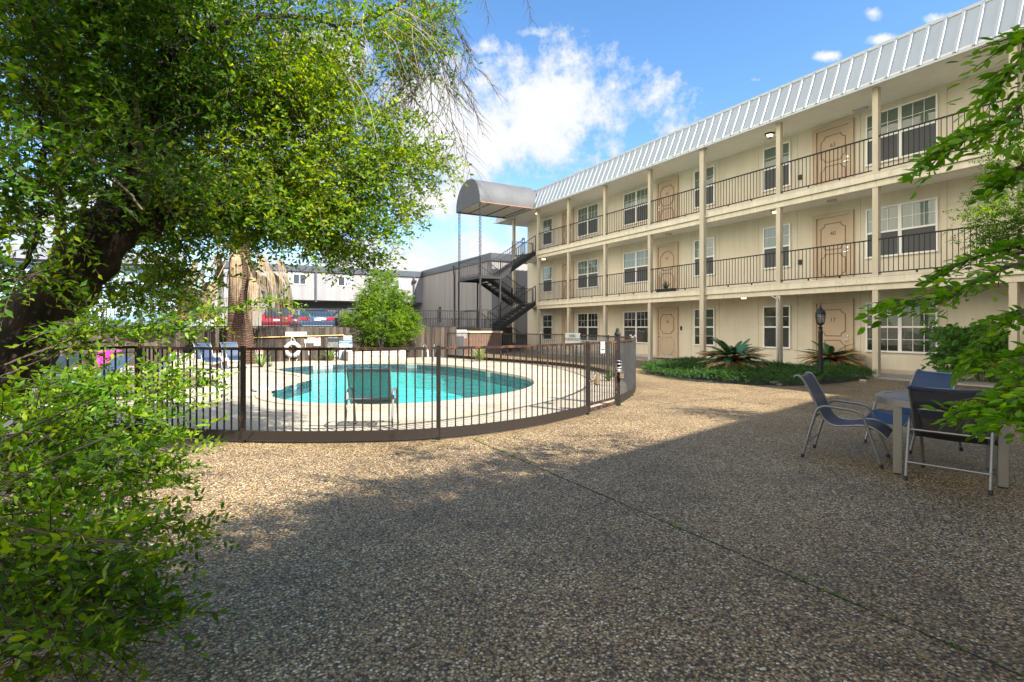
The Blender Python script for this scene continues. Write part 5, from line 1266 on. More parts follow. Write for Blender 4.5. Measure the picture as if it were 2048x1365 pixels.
# ---- the big leaning tree on the left
tr = thing('leaning_tree', 'big leafy tree leaning in from the left with a thick dark trunk', 'tree', (-5.1, 3.6, 0))
A = lambda u, v, Y: at(u, v, Y)
b = MB()
tp = crom([Vector((-5.3,3.5,-.1)), Vector((-5.0,3.62,.5)), A(-40, 770, 3.9), A(60, 655, 4.0), A(140, 560, 4.05), A(215, 465, 4.1), A(258, 405, 4.15)], 6)
rad = [.34]*1; n = len(tp); b.tube(tp, [.29-.12*(i/(n-1)) + .02*math.sin(i*1.7) for i in range(n)], 14)
def limb(pts, r0, r1, k=6, n_=8, wob=.012):
    q = crom(pts, k); m = len(q); q = [p + Vector((random.uniform(-wob,wob), random.uniform(-wob,wob), random.uniform(-wob,wob))) if 0 < i < m-1 else p for i, p in enumerate(q)]
    b.tube(q, [r0+(r1-r0)*i/(m-1) for i in range(m)], n_); return q
limb([A(225,450,4.12), A(300,425,4.25), A(380,405,4.5), A(470,392,4.9), A(560,385,5.3), A(640,380,5.6)], .20, .05)
limb([A(240,420,4.12), A(270,380,4.1), A(300,345,4.2), A(330,300,4.4)], .15, .10)
part('trunk', b, M_BARK, tr, smooth=True)
branches = []
def br(pts, r0, r1, mat=M_BARK, nm='branch', wob=.012):
    global b; b = MB(); q = limb(pts, r0, r1, 6, 7, wob); part(nm, b, mat, tr, smooth=True); branches.append(q)
br([A(120,520,4.0), A(122,400,3.95), A(125,300,3.95), A(128,180,4.0), A(140,40,4.1)], .035, .018, M_TWIG)
br([A(150,500,4.0), A(165,420,3.9), A(185,330,3.95)], .022, .012, M_TWIG)
br([A(255,400,4.1), A(256,300,4.15), A(262,220,4.25), A(280,100,4.4), A(300,-40,4.6)], .045, .025)
br([A(310,350,4.2), A(313,270,4.2), A(318,190,4.25), A(330,80,4.3), A(350,-60,4.4)], .05, .03)
br([A(335,330,4.3), A(365,230,4.5), A(395,150,4.7), A(430,70,4.9)], .04, .02)
br([A(280,360,4.1), A(275,260,4.0), A(268,170,4.0)], .03, .014, M_TWIG)
br([A(335,115,4.3), A(395,70,4.5), A(465,45,4.8), A(540,32,5.1), A(610,36,5.4), A(670,55,5.6), A(730,95,5.8)], .045, .010)
br([A(300,0,4.3), A(340,30,4.35), A(365,75,4.4), A(390,80,4.5)], .045, .03)
br([A(660,52,5.6), A(740,38,5.8), A(820,-5,6.0), A(850,-40,6.1)], .016, .02)
br([A(75,330,3.8), A(100,280,3.8), A(118,300,3.9)], .02, .015)
br([A(118,295,3.9), A(170,310,3.7), A(230,360,3.5), A(285,420,3.4)], .012, .006, M_TWIG)
br([A(40,560,3.7), A(70,470,3.6), A(85,330,3.7), A(80,200,3.8)], .018, .01)
for u0, v0, Y0, u1, v1 in ((420,395,4.7,520,250),(520,388,5.1,600,200),(560,385,5.3,700,330),(610,382,5.5,760,400),(480,395,4.9,560,480),(640,380,5.6,850,360),(300,424,4.3,380,520)):
    br([A(u0,v0,Y0), A((u0+u1)/2+random.uniform(-25,25),(v0+v1)/2-25,Y0+.15), A(u1,v1,Y0+.35)], .022, .006, M_TWIGD)
# fine pale twigs arching and hanging through the right of the crown
b = MB()
for k in range(240):
    u = random.uniform(430, 850); v = random.uniform(-20, 250); Y = random.uniform(4.9, 6.4)
    if v > 40+ (830-u)*.6+60: continue
    p = A(u, v, Y); d = Vector((random.uniform(-.1,.5), random.uniform(-.3,.3), -.15)); pts = [p]
    for i in range(6): d += Vector((random.uniform(-.10,.10), random.uniform(-.1,.1), -.09)); pts.append(pts[-1] + d.normalized()*random.uniform(.1,.2))
    b.tube(pts, [.0042-.0005*i for i in range(7)], 4, False)
part('pale_twigs', b, plain('straw_twig', (.34,.26,.15), .9, var=.3), tr)
# bare hanging switches at the crown's right edge
b = MB()
def hang(p, dirx, ln, r, depth):
    d = Vector((dirx, random.uniform(-.25,.25), -1)).normalized(); pts = [p]; n = 9
    for i in range(n):
        d = (d + Vector((random.uniform(-.10,.10), random.uniform(-.1,.1), -.07))).normalized(); pts.append(pts[-1] + d*ln/n)
    b.tube(pts, [r*(1-.75*i/n) for i in range(n+1)], 4, False)
    if depth:
        for i in range(1, n):
            for _ in range(random.choice((1,1,2))):
                hang(pts[i], dirx + random.choice((-1,1))*random.uniform(.25,1.1), ln*random.uniform(.18,.5), max(r*.55, .0014), depth-1)
for u, v, dx, ln in ((842,-10,.10,2.0),(850,-10,-.12,1.5),(836,-20,-.25,1.4),(858,-15,.42,1.5),(845,-15,.28,1.8),(875,-25,.55,1.1),(825,-5,-.1,1.2),(860,10,.15,1.2)):
    hang(A(u, v, 6.0+random.uniform(-.3,.3)), dx, ln, .0085, 2)
for u, dx in ((960,.4),(1045,.3)): hang(A(u,-30,4.5), dx, .35, .004, 1)
part('bare_switches', b, M_TWIGD, tr)
blobs = [B(60,120,3.7,210,.7,620,.30), B(230,80,4.2,220,.9,700,.32), B(120,300,3.6,150,.6,230,.34), B(400,70,4.6,210,1.0,700,.42), B(40,400,3.5,110,.5,190,.30,90),  # tints paint the shaded left of the crown darker, its sunlit right lighter
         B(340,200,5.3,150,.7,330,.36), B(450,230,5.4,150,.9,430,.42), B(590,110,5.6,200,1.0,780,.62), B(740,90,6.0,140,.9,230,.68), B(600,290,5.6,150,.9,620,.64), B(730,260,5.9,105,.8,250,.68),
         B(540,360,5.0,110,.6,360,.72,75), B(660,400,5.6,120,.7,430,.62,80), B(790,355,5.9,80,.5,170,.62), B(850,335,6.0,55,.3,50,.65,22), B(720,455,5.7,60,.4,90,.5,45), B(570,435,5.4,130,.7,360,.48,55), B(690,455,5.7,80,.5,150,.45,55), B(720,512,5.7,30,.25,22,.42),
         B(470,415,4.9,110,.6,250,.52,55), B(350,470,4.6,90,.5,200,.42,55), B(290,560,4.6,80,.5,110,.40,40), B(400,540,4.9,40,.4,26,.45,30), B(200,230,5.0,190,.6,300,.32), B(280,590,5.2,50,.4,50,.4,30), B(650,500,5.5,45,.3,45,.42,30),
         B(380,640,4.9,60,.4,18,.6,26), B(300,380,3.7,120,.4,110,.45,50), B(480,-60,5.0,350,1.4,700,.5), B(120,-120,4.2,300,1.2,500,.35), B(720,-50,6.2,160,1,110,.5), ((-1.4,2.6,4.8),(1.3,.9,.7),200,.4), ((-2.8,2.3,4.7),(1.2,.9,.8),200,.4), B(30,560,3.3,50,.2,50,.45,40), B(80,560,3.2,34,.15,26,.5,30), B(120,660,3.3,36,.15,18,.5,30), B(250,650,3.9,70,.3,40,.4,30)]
def off_trunk(P, x0=0, y0=745, x1=262, y1=405, wid=58, ymax=4.35, frac=.16):
    u = CU + F*P[:,0]/np.maximum(P[:,1],.3); v = HZ - F*(P[:,2]-EYE)/np.maximum(P[:,1],.3)
    dx, dy = x1-x0, y1-y0; ln = math.hypot(dx, dy); q = ((u-x0)*dx+(v-y0)*dy)/ln/ln; dist = np.abs((u-x0)*dy-(v-y0)*dx)/ln
    near = (q > -.3) & (q < 1.12) & (dist < wid) & (P[:,1] < ymax)
    return ~near | (np.random.default_rng(2).random(len(P)) < frac)
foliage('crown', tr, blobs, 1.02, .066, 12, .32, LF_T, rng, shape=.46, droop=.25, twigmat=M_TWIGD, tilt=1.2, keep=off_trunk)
# ---- the shrub of root shoots at the bottom left
sh = thing('foreground_shrub', 'tangled green shrub of long leafy shoots filling the lower left corner', 'shrub', (-2.4, 2.4, 0))
b = MB(); shoots = []
def shoot(p0, p1, bow, r, n=10):
    p0 = Vector(p0); p1 = Vector(p1); pts = [p0.lerp(p1, i/n) + Vector((0,0,bow*math.sin(PI*i/n))) + Vector((random.uniform(-.012,.012),)*3) for i in range(n+1)]
    b.tube(pts, [r*(1-.7*i/n) for i in range(n+1)], 5, False); shoots.append(pts); return pts
for k in range(46):
    p0 = Vector((random.uniform(-3.7,-2.5), random.uniform(1.7,3.0), random.uniform(0,.3)))
    u = random.uniform(-60, 330); v = random.uniform(780, 1340); Y = max(1.35, min(3.9, random.uniform(1.6,3.9), 1.25*F/max(60, v-HZ)))
    shoot(p0, at(u, v, Y), random.uniform(.05,.3), .008)
spec = [((-3.4,3.2,.4), (405,880,3.1)), ((-3.0,3.0,.5), (380,905,3.0)), ((-2.6,2.6,.3), (425,1065,2.6)), ((-2.8,3.0,.4), (350,960,3.0)), ((-3.2,2.6,.9), (330,845,2.9)), ((-3.4,3.0,1.0), (455,622,4.0)), ((-3.6,3.1,.9), (590,595,4.1)), ((-2.5,2.0,.2), (320,1215,2.2)), ((-2.5,1.9,.2), (330,1130,2.3)), ((-3.3,3.2,.7), (400,745,3.3)), ((-3.2,2.9,.6), (430,770,3.4)), ((-2.9,2.8,.5), (300,1060,2.7)), ((-3.5,2.7,.8), (270,770,2.9))]
tips = [shoot(a_, at(*e), .12, .007, 14) for a_, e in spec]
part('stems', b, M_TWIGD, sh)
# leaves along the shoots and filling masses
P = []; Rm_ = []; rr = np.random.default_rng(5)
for pts in shoots + tips*4:
    m = len(pts)
    for i in range(int(m*.40), m):
        for _ in range(1):
            q = pts[i-1].lerp(pts[i], random.random()); d = (pts[i]-pts[i-1]).normalized(); P.append((q, d))
yaw = np.array([math.atan2(d.y, d.x) for _, d in P]) + rr.normal(0,.7,len(P)); Pn = np.array([tuple(q) for q, _ in P])
tm = [spray(rr, 9, .19, .048, True, .42, .05) for _ in range(8)]
Rm = rotmats(len(P), rr, .9, yaw); S = rr.uniform(.75,1.2,len(P)); V, Q, T, tn = instance(tm, Pn, Rm, S, rr, rr.normal(.55,.16,len(P)), .16)
np_part('leaves', V, Q, LF_S, sh, tn, T)
blobs = [B(40,1230,1.9,170,.4,330,.45), B(60,1000,2.4,150,.45,330,.42), B(190,930,2.9,130,.4,230,.45), B(150,1130,2.3,100,.35,180,.5), B(80,830,2.8,110,.4,170,.40,70), B(230,870,3.2,70,.3,46,.55,50), B(240,1010,2.9,60,.3,50,.6), B(180,1290,2.0,80,.25,80,.55), B(210,740,3.3,70,.3,40,.5,40), B(330,790,3.5,50,.25,24,.7,50), B(330,940,3.2,40,.25,28,.7,40), B(300,880,3.2,50,.25,24,.7,30), B(150,760,3.4,80,.3,40,.42,40), B(20,800,3.0,60,.3,50,.4,80)]
foliage('leaf_masses', sh, blobs, .52, .056, 9, .21, LF_S, rng, hi=True, shape=.44, droop=.1, twigmat=M_TWIGD)
# ---- branches of the tree at the right edge
LF_R = leafmat('broad_leaf', (.045,.13,.012), (.12,.28,.024), (.28,.46,.04), .45, .36)
rt_ = thing('right_tree', 'tree whose broad-leaved branches reach in from the right edge', 'tree', (3.3, 1.9, 0))
b = MB(); b.tube(crom([Vector((3.35,1.95,-.1)), Vector((3.3,1.95,.9)), Vector((3.25,2.0,1.9)), Vector((3.3,2.05,3.2))], 5), [.11]*5+[.09]*6+[.06]*5, 10); part('trunk', b, M_BARK, rt_, smooth=True)
def bough(pts, r0, n_side, seed, leafn=6, ll=.075, sub=.32):
    global b
    q = crom(pts, 7); m = len(q); b = MB(); b.tube(q, [r0*(1-.8*i/(m-1)) for i in range(m)], 6); rg = random.Random(seed); P = []
    for i in range(int(m*.22), m):
        d = (q[i]-q[i-1]).normalized()
        for s_ in (-1, 1):
            if rg.random() < .25: continue
            sd = Vector((-d.y, d.x, 0))*s_; dd = (d*.8 + sd*rg.uniform(.35,.9) + Vector((0,0,rg.uniform(-.45,.25)))).normalized(); ln = sub*rg.uniform(.5,1.1)
            b.tube([q[i], q[i]+dd*ln*.5+Vector((0,0,.01)), q[i]+dd*ln], [.003,.0022,.0015], 4, False)
            P.append((q[i]+dd*ln*.2, dd, ln)); 
        P.append((q[i], d, sub*.5))
    part('branch', b, M_TWIGD, rt_); rr = np.random.default_rng(seed)
    yaw = np.array([math.atan2(d.y, d.x) for _, d, _ in P]); Rm = rotmats(len(P), rr, .35, None)
    # aim the sprays along their own twigs
    mats = []
    for (p, d, ln) in P:
        x = Vector(d); z = (Vector((0,0,1)) - x*x.z); z = (z.normalized() + Vector((rg.uniform(-.35,.35), rg.uniform(-.35,.35), 0))).normalized(); y = z.cross(x).normalized(); z = x.cross(y); mats.append([[x.x,y.x,z.x],[x.y,y.y,z.y],[x.z,y.z,z.z]])
    tm = [spray(rr, leafn, sub*1.05, ll, True, .46, .15, True, .9, .3) for _ in range(6)]
    S = rr.uniform(.8,1.15,len(P)); V, Q, T, tn = instance(tm, np.array([tuple(p) for p,_,_ in P]), np.array(mats), S, rr, rr.normal(.5,.16,len(P)), .16); np_part('leaves', V, Q, LF_R, rt_, tn, T)
bough([Vector((3.25,2.05,2.9)), at(2120,150,2.1), at(2025,230,2.1), at(1950,262,2.15), at(1895,295,2.2)], .012, 6, 3, 6, .062, .16)
bough([Vector((3.25,2.05,2.6)), at(2110,60,2.2), at(2050,110,2.2), at(2010,150,2.25)], .014, 6, 4, 6, .066, .2)
bough([Vector((3.25,2.0,1.9)), at(2080,520,2.3), at(1975,556,2.25), at(1885,592,2.25), at(1810,606,2.3)], .012, 6, 5, 5, .064, .16)
bough([Vector((3.25,2.0,2.0)), at(2080,500,2.5), at(2010,500,2.5), at(1945,518,2.55), at(1890,545,2.6)], .010, 6, 6, 5, .060, .14)
bough([Vector((3.25,2.0,1.8)), at(2095,610,2.1), at(2050,622,2.1), at(2005,650,2.1), at(1955,690,2.15)], .009, 6, 7, 4, .055, .10)
bough([Vector((3.25,2.0,1.6)), at(2110,700,1.9), at(2060,740,1.85), at(2015,780,1.85), at(1960,810,1.85)], .010, 6, 8, 6, .062, .12)
bough([Vector((3.25,2.0,1.5)), at(2130,770,1.75), at(2090,790,1.7), at(2045,815,1.7)], .010, 6, 9, 6, .066, .13)
bough([Vector((3.25,2.0,1.7)), at(2090,690,2.2), at(2045,700,2.2), at(1985,715,2.2)], .009, 6, 10, 6, .062, .12)
bough([Vector((3.25,2.0,2.4)), at(2090,330,2.2), at(2050,330,2.2), at(2020,350,2.25)], .010, 6, 12, 5, .060, .12)
# ---- fine-leaved tree behind it
yt = thing('fine_leaved_tree', 'small fine-leaved tree with a gnarled limb at the right edge of the facade', 'tree', tuple(at(2090,745,6.6).xy)+(0,))
b = MB(); c0 = at(2090,745,6.6); b.tube(crom([Vector((c0.x,c0.y,-.1)), Vector((c0.x+.05,c0.y,1.0)), at(2085,560,6.6), at(2060,500,6.5), at(2015,488,6.4), at(1995,482,6.4)], 6), [.11-.0028*i for i in range(31)], 9); b.tube(crom([at(2085,560,6.6), at(2100,420,6.6), at(2090,300,6.6)], 6), [.07-.003*i for i in range(13)], 8); part('trunk', b, M_BARK, yt, smooth=True)
LF_F = leafmat('fine_leaf', (.02,.06,.008), (.07,.15,.015), (.22,.32,.04), .36)
foliage('crown', yt, [B(2015,430,6.4,56,.4,260,.42,45), B(2045,300,6.6,56,.4,300,.4,90), B(2060,400,6.5,80,.6,800,.36,100), B(2035,470,6.4,50,.4,200,.4,40), B(1990,425,6.3,34,.3,40,.6,26)], 1.0, .034, 12, .15, LF_F, rng, shape=.5, droop=.1)
# ---- broad-leaved shrub behind the table
c0 = gnd(1975, 765); fb = thing('broadleaf_shrub', 'broad-leaved shrub with some rusty leaves behind the patio chairs', 'shrub', (c0.x, c0.y, 0))
LF_B = leafmat('hydrangea_leaf', (.03,.09,.02), (.09,.21,.05), (.18,.32,.08), .32)
b = MB()
for k in range(30):
    a = random.uniform(0, 2*PI); r_ = random.uniform(.3,1.3); top = Vector((c0.x+r_*math.cos(a), c0.y+r_*math.sin(a)*.8, random.uniform(.6,1.45))); b.tube(crom([Vector((c0.x+.2*math.cos(a), c0.y+.2*math.sin(a), 0)), (Vector((c0.x,c0.y,0))+top)/2+Vector((0,0,.2)), top], 4), [.012-.001*i for i in range(9)], 5, False)
part('stems', b, plain('green_stem', (.10,.13,.04), .7), fb)
foliage('leaves', fb, [((c0.x,c0.y,.75),(1.35,.9,.65),190,.5), ((c0.x-.75,c0.y,.95),(.7,.6,.45),90,.55), ((c0.x+.5,c0.y+.2,1.1),(.9,.7,.5),110,.5)], 1.9, .17, 6, .25, LF_B, rng, hi=True, shape=.62, droop=.2, tilt=.6)
LF_RU = leafmat('rusty_leaf', (.12,.05,.02), (.22,.10,.04), (.3,.17,.07), .2)
foliage('rusty_leaves', fb, [((c0.x-.2,c0.y-.2,.55),(.9,.7,.35),40,.5)], 1.2, .13, 5, .2, LF_RU, rng, hi=True, shape=.5, droop=.4)
# ---- round bush beside the wood fence
LF_Y = leafmat('bush_leaf', (.03,.075,.006), (.11,.22,.012), (.28,.40,.025), .40)
bu = thing('round_bush', 'bright green round bushy tree beside the wood fence behind the pool', 'tree', tuple(L(23.3, 6.5, 0)))
c0 = at(762, 640, 24.3); b = MB()
for k in range(6):
    a = k*1.05; b.tube(crom([L(23.3,6.5,.3), L(23.3,6.5,1.0)+Vector((.2*math.cos(a),.2*math.sin(a),0)), Vector((c0.x+.8*math.cos(a), c0.y+.5*math.sin(a), 2.0))], 4), [.05-.004*i for i in range(9)], 6)
part('trunk', b, M_BARK, bu, smooth=True)
foliage('crown', bu, [((c0.x,c0.y,1.75),(1.45,1.1,1.05),420,.5), ((c0.x+.1,c0.y,2.75),(.95,.8,.75),200,.55), ((c0.x+.05,c0.y,3.55),(.38,.35,.45),45,.55), ((c0.x-1.1,c0.y,1.5),(.55,.5,.5),70,.55), ((c0.x+1.15,c0.y,1.6),(.55,.5,.6),80,.5), ((c0.x,c0.y,1.0),(1.1,.9,.55),140,.42), ((c0.x+1.4,c0.y,2.0),(.25,.2,.2),14,.5), ((c0.x+.9,c0.y,2.85),(.3,.2,.4),16,.55), ((c0.x-.95,c0.y,2.55),(.2,.2,.45),14,.6), ((c0.x+.35,c0.y,3.75),(.15,.15,.35),8,.6), ((c0.x-.35,c0.y,3.6),(.15,.15,.4),9,.6), ((c0.x+1.6,c0.y,1.6),(.25,.2,.2),12,.55), ((c0.x-1.5,c0.y,2.0),(.22,.2,.2),12,.6)], 4.2, .085, 12, .34, LF_Y, rng, shape=.5, droop=.1, twigmat=M_TWIGD)
# small flowering tree seen under the leaning tree
ct = thing('slender_tree', 'slender pale-stemmed young tree in front of the white camper van', 'tree', tuple(at(320, 700, 21.5).xy)+(0,)); c0 = at(318, 655, 21.5); b = MB()
for du, vt in ((-14,585),(6,575),(16,590)): b.tube(crom([Vector((c0.x+.02*du,c0.y,0)), at(318+du*.6,650,21.5), at(318+du*1.4,vt,21.5)], 5), [.06-.004*i for i in range(11)], 6)
part('trunk', b, plain('pale_bark', (.33,.26,.2), .85, var=.2), ct, smooth=True)
LF_G = leafmat('greyish_leaf', (.05,.08,.04), (.12,.16,.07), (.26,.27,.12), .3)
foliage('crown', ct, [B(318,590,21.5,50,.8,200,.5,40), B(345,565,21.5,40,.7,110,.55,30), B(285,570,21.5,40,.7,110,.5,30), B(335,690,21.5,30,.5,60,.45,30), B(370,690,21.3,40,.5,70,.45,26)], 1.5, .06, 10, .28, LF_G, rng, shape=.45, twigmat=M_TWIGD)
# ---- fan palm
pp = L(22.9, -.05, 0); pc_ = at(479, 640, 0.001); 
Yp = 20.8; px = (480-CU)/F*Yp; pl = thing('fan_palm', 'fan palm with a shaggy brown trunk and hanging dead fronds', 'palm', (px, Yp, 0)); T0 = Matrix.Translation((px, Yp, 0))
def palmbark():
    m, t, b, o = nt('palm_bark'); v = coords(t, 'Object'); wv = N(t, 'ShaderNodeTexWave', Scale=4.0, Distortion=9.0, Detail=6.0); wv.bands_direction = 'Z'; t.links.new(v, wv.inputs['Vector']); n = noise(t, v, 9, 6, .7)
    r = ramp(t, [(.2, (.022,.011,.007)), (.55, (.075,.035,.02)), (.9, (.17,.095,.06))]); ad = N(t, 'ShaderNodeMath', operation='MULTIPLY_ADD'); t.links.new(wv.outputs['Fac'], ad.inputs[0]); ad.inputs[1].default_value = .45; 
    m2 = N(t, 'ShaderNodeMath', operation='MULTIPLY'); t.links.new(n.outputs['Fac'], m2.inputs[0]); m2.inputs[1].default_value = .7; t.links.new(m2.outputs[0], ad.inputs[2]); t.links.new(ad.outputs[0], r.inputs[0]); t.links.new(r.outputs[0], b.inputs['Base Color']); b.inputs['Roughness'].default_value = .95; bump(t, ad.outputs[0], b, .9, .05); return m
b = MB(T0); b.lathe([(.62,-.1),(.58,.3),(.52,.7),(.47,1.1),(.44,1.7),(.42,2.4),(.40,3.2),(.38,4.2),(.33,5.0),(.25,5.3),(.0,5.5)], n=22); part('trunk', b, palmbark(), pl, smooth=True)
def fan(b, base, d, ln, nb, spread, droop, w=.035, split=.45):
    d = Vector(d).normalized(); side = d.cross(ZZ).normalized(); up = side.cross(d)
    mid = base + d*ln*split + Vector((0,0,-droop*.25*ln)); b.tube([base, (base+mid)/2+Vector((0,0,.05*ln)), mid], [.02,.016,.012], 5, False)
    for k in range(nb):
        a = (-1+2*k/(nb-1))*spread; dd = (d*math.cos(a)+side*math.sin(a)).normalized(); l2 = ln*(1-split)*(1-.25*abs(a)/spread)*random.uniform(.9,1.1); pv = None; sd = dd.cross(ZZ).normalized(); pp_ = mid
        for j in range(6):
            q = j/5; p = mid + dd*l2*q*(1-.35*droop*q) + Vector((random.uniform(-.015,.015),0,-droop*l2*q*q*.95)); ww = w*(1-.85*q)
            cur = (p-sd*ww, p+sd*ww)
            if pv: b.quad(pv[0], cur[0], cur[1], pv[1])
            pv = cur
M_DEADF = leafmat('dead_frond', (.16,.10,.05), (.30,.22,.12), (.45,.36,.22), .25); M_FROND = leafmat('green_frond', (.03,.06,.02), (.06,.11,.03), (.1,.16,.05), .3)
M_DEADF = plain('dead_palm_frond', (.27,.19,.105), .9, var=.35, scale=5); M_FROND = plain('green_palm_frond', (.07,.12,.03), .6, var=.3, scale=4)
top = Vector((px, Yp, 5.0))
for k in range(30):
    a = PI*.04 + 2*PI*k/30+random.uniform(-.12,.12)
    if math.sin(a) < -.6 and k % 2: continue
    b = MB(); o_ = Vector((math.cos(a), math.sin(a), random.uniform(-.35,.15))); fan(b, top+Vector((.25*math.cos(a),.25*math.sin(a),random.uniform(-.6,.1))), o_, random.uniform(1.7,2.7), 30, .60, random.uniform(1.2,1.8), .020, .50); part('dead_frond', b, M_DEADF, pl)
for k in range(16):
    a = 2*PI*k/16+.2; b = MB(); fan(b, top+Vector((0,0,.2)), Vector((math.cos(a), math.sin(a), random.uniform(.1,1.3))), random.uniform(1.6,2.1), 24, 1.35, .35, .032, .5); part('green_frond', b, M_FROND, pl)
# ---- sago palms
M_SAGO = plain('sago_green', (.055,.15,.06), .42, var=.35, scale=3); M_SAGOB = plain('sago_brown', (.52,.31,.13), .8, var=.35, scale=4)
def sago(u, v, scale, lab, ng, nb_, elv=(0.3,1.15)):
    p = gnd(u, v); sg = thing('sago_palm', lab, 'sago palm', (p.x, p.y, 0), 0, 'sago palms in the planting bed'); b = MB(Matrix.Translation((p.x,p.y,0))); b.lathe([(.20,0),(.24,.15),(.2,.35),(.08,.45),(0,.47)], n=14); part('trunk', b, palmbark() if False else M_BARK, sg, smooth=True)
    def frond(b, a, el, ln, droop, w=.175):
        d0 = Vector((math.cos(a)*math.cos(el), math.sin(a)*math.cos(el), math.sin(el))); n = 34; pts = []; d = d0.copy(); q = Vector((p.x,p.y,.42)); sd = Vector((-math.sin(a), math.cos(a), 0))
        for i in range(n+1):
            pts.append(q.copy()); q = q + d*ln/n; d = (d + Vector((0,0,-droop/n))).normalized()
        b.tube(pts[::3], [.010*(1-.8*i/8) for i in range(len(pts[::3]))], 4, False)
        for i in range(4, n):
            f = (i-4)/(n-4); l2 = w*ln*(math.sin(PI*min(1, f*.9+.12))**.6)*random.uniform(.85,1.1)
            t_ = (pts[min(i+1,n)]-pts[i-1]).normalized(); up_ = sd.cross(t_)
            for s_ in (-1,1):
                for sub in (0,.33,.66):
                    q0 = pts[i] + t_*ln/n*sub; dd = (sd*s_*.85 + t_*.6 + up_*.25).normalized(); ww = t_*.0085
                    b.add([q0-ww, q0+ww, q0+dd*l2], [(0,1,2)])
    for k in range(ng):
        b = MB(); frond(b, 2*PI*k*.382, random.uniform(*elv), scale*random.uniform(.72,.95), random.uniform(.9,1.4)); part('green_frond', b, M_SAGO, sg)
    for k in range(nb_):
        b = MB(); frond(b, 2*PI*k*.618+.3, random.uniform(.0,.6), scale*random.uniform(.8,1.1), random.uniform(.35,.9), .19); part('brown_frond', b, M_SAGOB, sg)
sago(1466, 748, 1.12, 'larger dense sago palm with tan skirt of dead fronds', 74, 60)
sago(1661, 746, 1.05, 'sparser sago palm behind the lamp post, mostly tan fronds', 30, 46, (.3,1.1))
# ---- ground cover bed
bed = [gnd(1283,744), gnd(1330,757), gnd(1400,765), gnd(1500,771), gnd(1600,773), gnd(1680,768), gnd(1748,757), gnd(1720,748), gnd(1600,742), gnd(1480,737), gnd(1400,730), gnd(1320,733)]
bed = crom(bed, 4, True)
def inside(x, y, poly):
    c = False; j = len(poly)-1
    for i in range(len(poly)):
        if (poly[i].y > y) != (poly[j].y > y) and x < (poly[j].x-poly[i].x)*(y-poly[i].y)/(poly[j].y-poly[i].y)+poly[i].x: c = not c
        j = i
    return c
def edged(x, y): return min((Vector((x,y,0))-q).length for q in bed)
x0, x1, y0, y1 = min(p.x for p in bed), max(p.x for p in bed), min(p.y for p in bed), max(p.y for p in bed); P = []
while len(P) < 9500:
    x, y = random.uniform(x0,x1), random.uniform(y0,y1)
    if inside(x, y, bed):
        h = min(.30, .09+edged(x,y)*.9)*(.8+.25*math.sin(x*2.1)*math.sin(y*1.7)); P.append((x, y, max(.02, h-random.random()**2*.1)))
rr = np.random.default_rng(8); P = np.array(P); Rm = rotmats(len(P), rr, 1.1); tm = [spray(rr, 7, .13, .05, False, .5, .1) for _ in range(6)]
LF_C = leafmat('jasmine_leaf', (.02,.06,.014), (.05,.12,.025), (.10,.19,.04), .25)
V, Q, T, tn = instance(tm, P, Rm, rr.uniform(.8,1.2,len(P)), rr, rr.normal(.42,.2,len(P)), .18); V[:,2] = np.maximum(V[:,2], .006)
gc = np_part('ground_cover', V, Q, LF_C, None, tn, T); gc['kind'] = 'stuff'; gc['label'] = 'low dark green ground cover filling the planting bed'; gc['category'] = 'ground cover'
structure('planting_bed', sheet([offset(bed, -.12)], .005), plain('bed_soil', (.03,.027,.018), .95))
# small plants
def tuft(u, v, z0, n, ln, lab, col=None, name='small_plant', s=None, grp='small plants by the pool'):
    p = gnd(u, v, z0) if s is None else s; t_ = thing(name, lab, 'plant', tuple(p), 0, grp); b = MB()
    for k in range(n):
        a = random.uniform(0, 2*PI); el = random.uniform(.5,1.4); l2 = ln*random.uniform(.7,1.1); d = Vector((math.cos(a)*math.cos(el), math.sin(a)*math.cos(el), math.sin(el))); sd = Vector((-math.sin(a), math.cos(a), 0)); pv = None; q = Vector(p)
        for i in range(6):
            w = .018*ln/.5*(1-i/5.0); cur = (q-sd*w, q+sd*w)
            if pv: b.quad(pv[0], cur[0], cur[1], pv[1])
            pv = cur; q = q + d*l2/5; d = (d+Vector((0,0,-.17))).normalized()
    part('blades', b, col or M_TUFT, t_)
M_TUFT = plain('tuft_green', (.17,.24,.05), .6, var=.35, scale=6)
tuft(959, 723, .02, 60, .85, 'bright spiky palm seedling inside the back iron fence')
tuft(523, 735, .02, 34, .8, 'yellow-green spiky plant beside the palm planter'); tuft(540, 735, .02, 20, .45, 'low grey-green plant right of the palm planter', plain('tuft_grey', (.16,.19,.10), .7)); tuft(661, 722, .02, 40, .9, 'spiky plant in front of the white junction box'); tuft(637, 722, .02, 18, .45, 'small spiky plant left of the junction box'); tuft(1217, 762, .02, 40, .45, 'weedy grass clump inside the iron fence by the gate')
# potted plant on the balcony
c0 = L(16.55, 16.95, 2.94); bx = thing('balcony_planter', 'black trough planter with spiky green plant on the middle balcony', 'planter', tuple(c0)); b = MB(SF); b.box(16.1,17.0,16.82,17.08,2.935,3.09); b.box(16.08,17.02,16.8,17.1,3.07,3.10); part('trough', b, M_BLACK, bx)
tuft(0, 0, 0, 60, .5, 'spiky green houseplant growing in the balcony trough', plain('houseplant', (.07,.13,.05), .5, var=.3), 'trough_plant', Vector(L(16.55,16.95,3.08)), None)
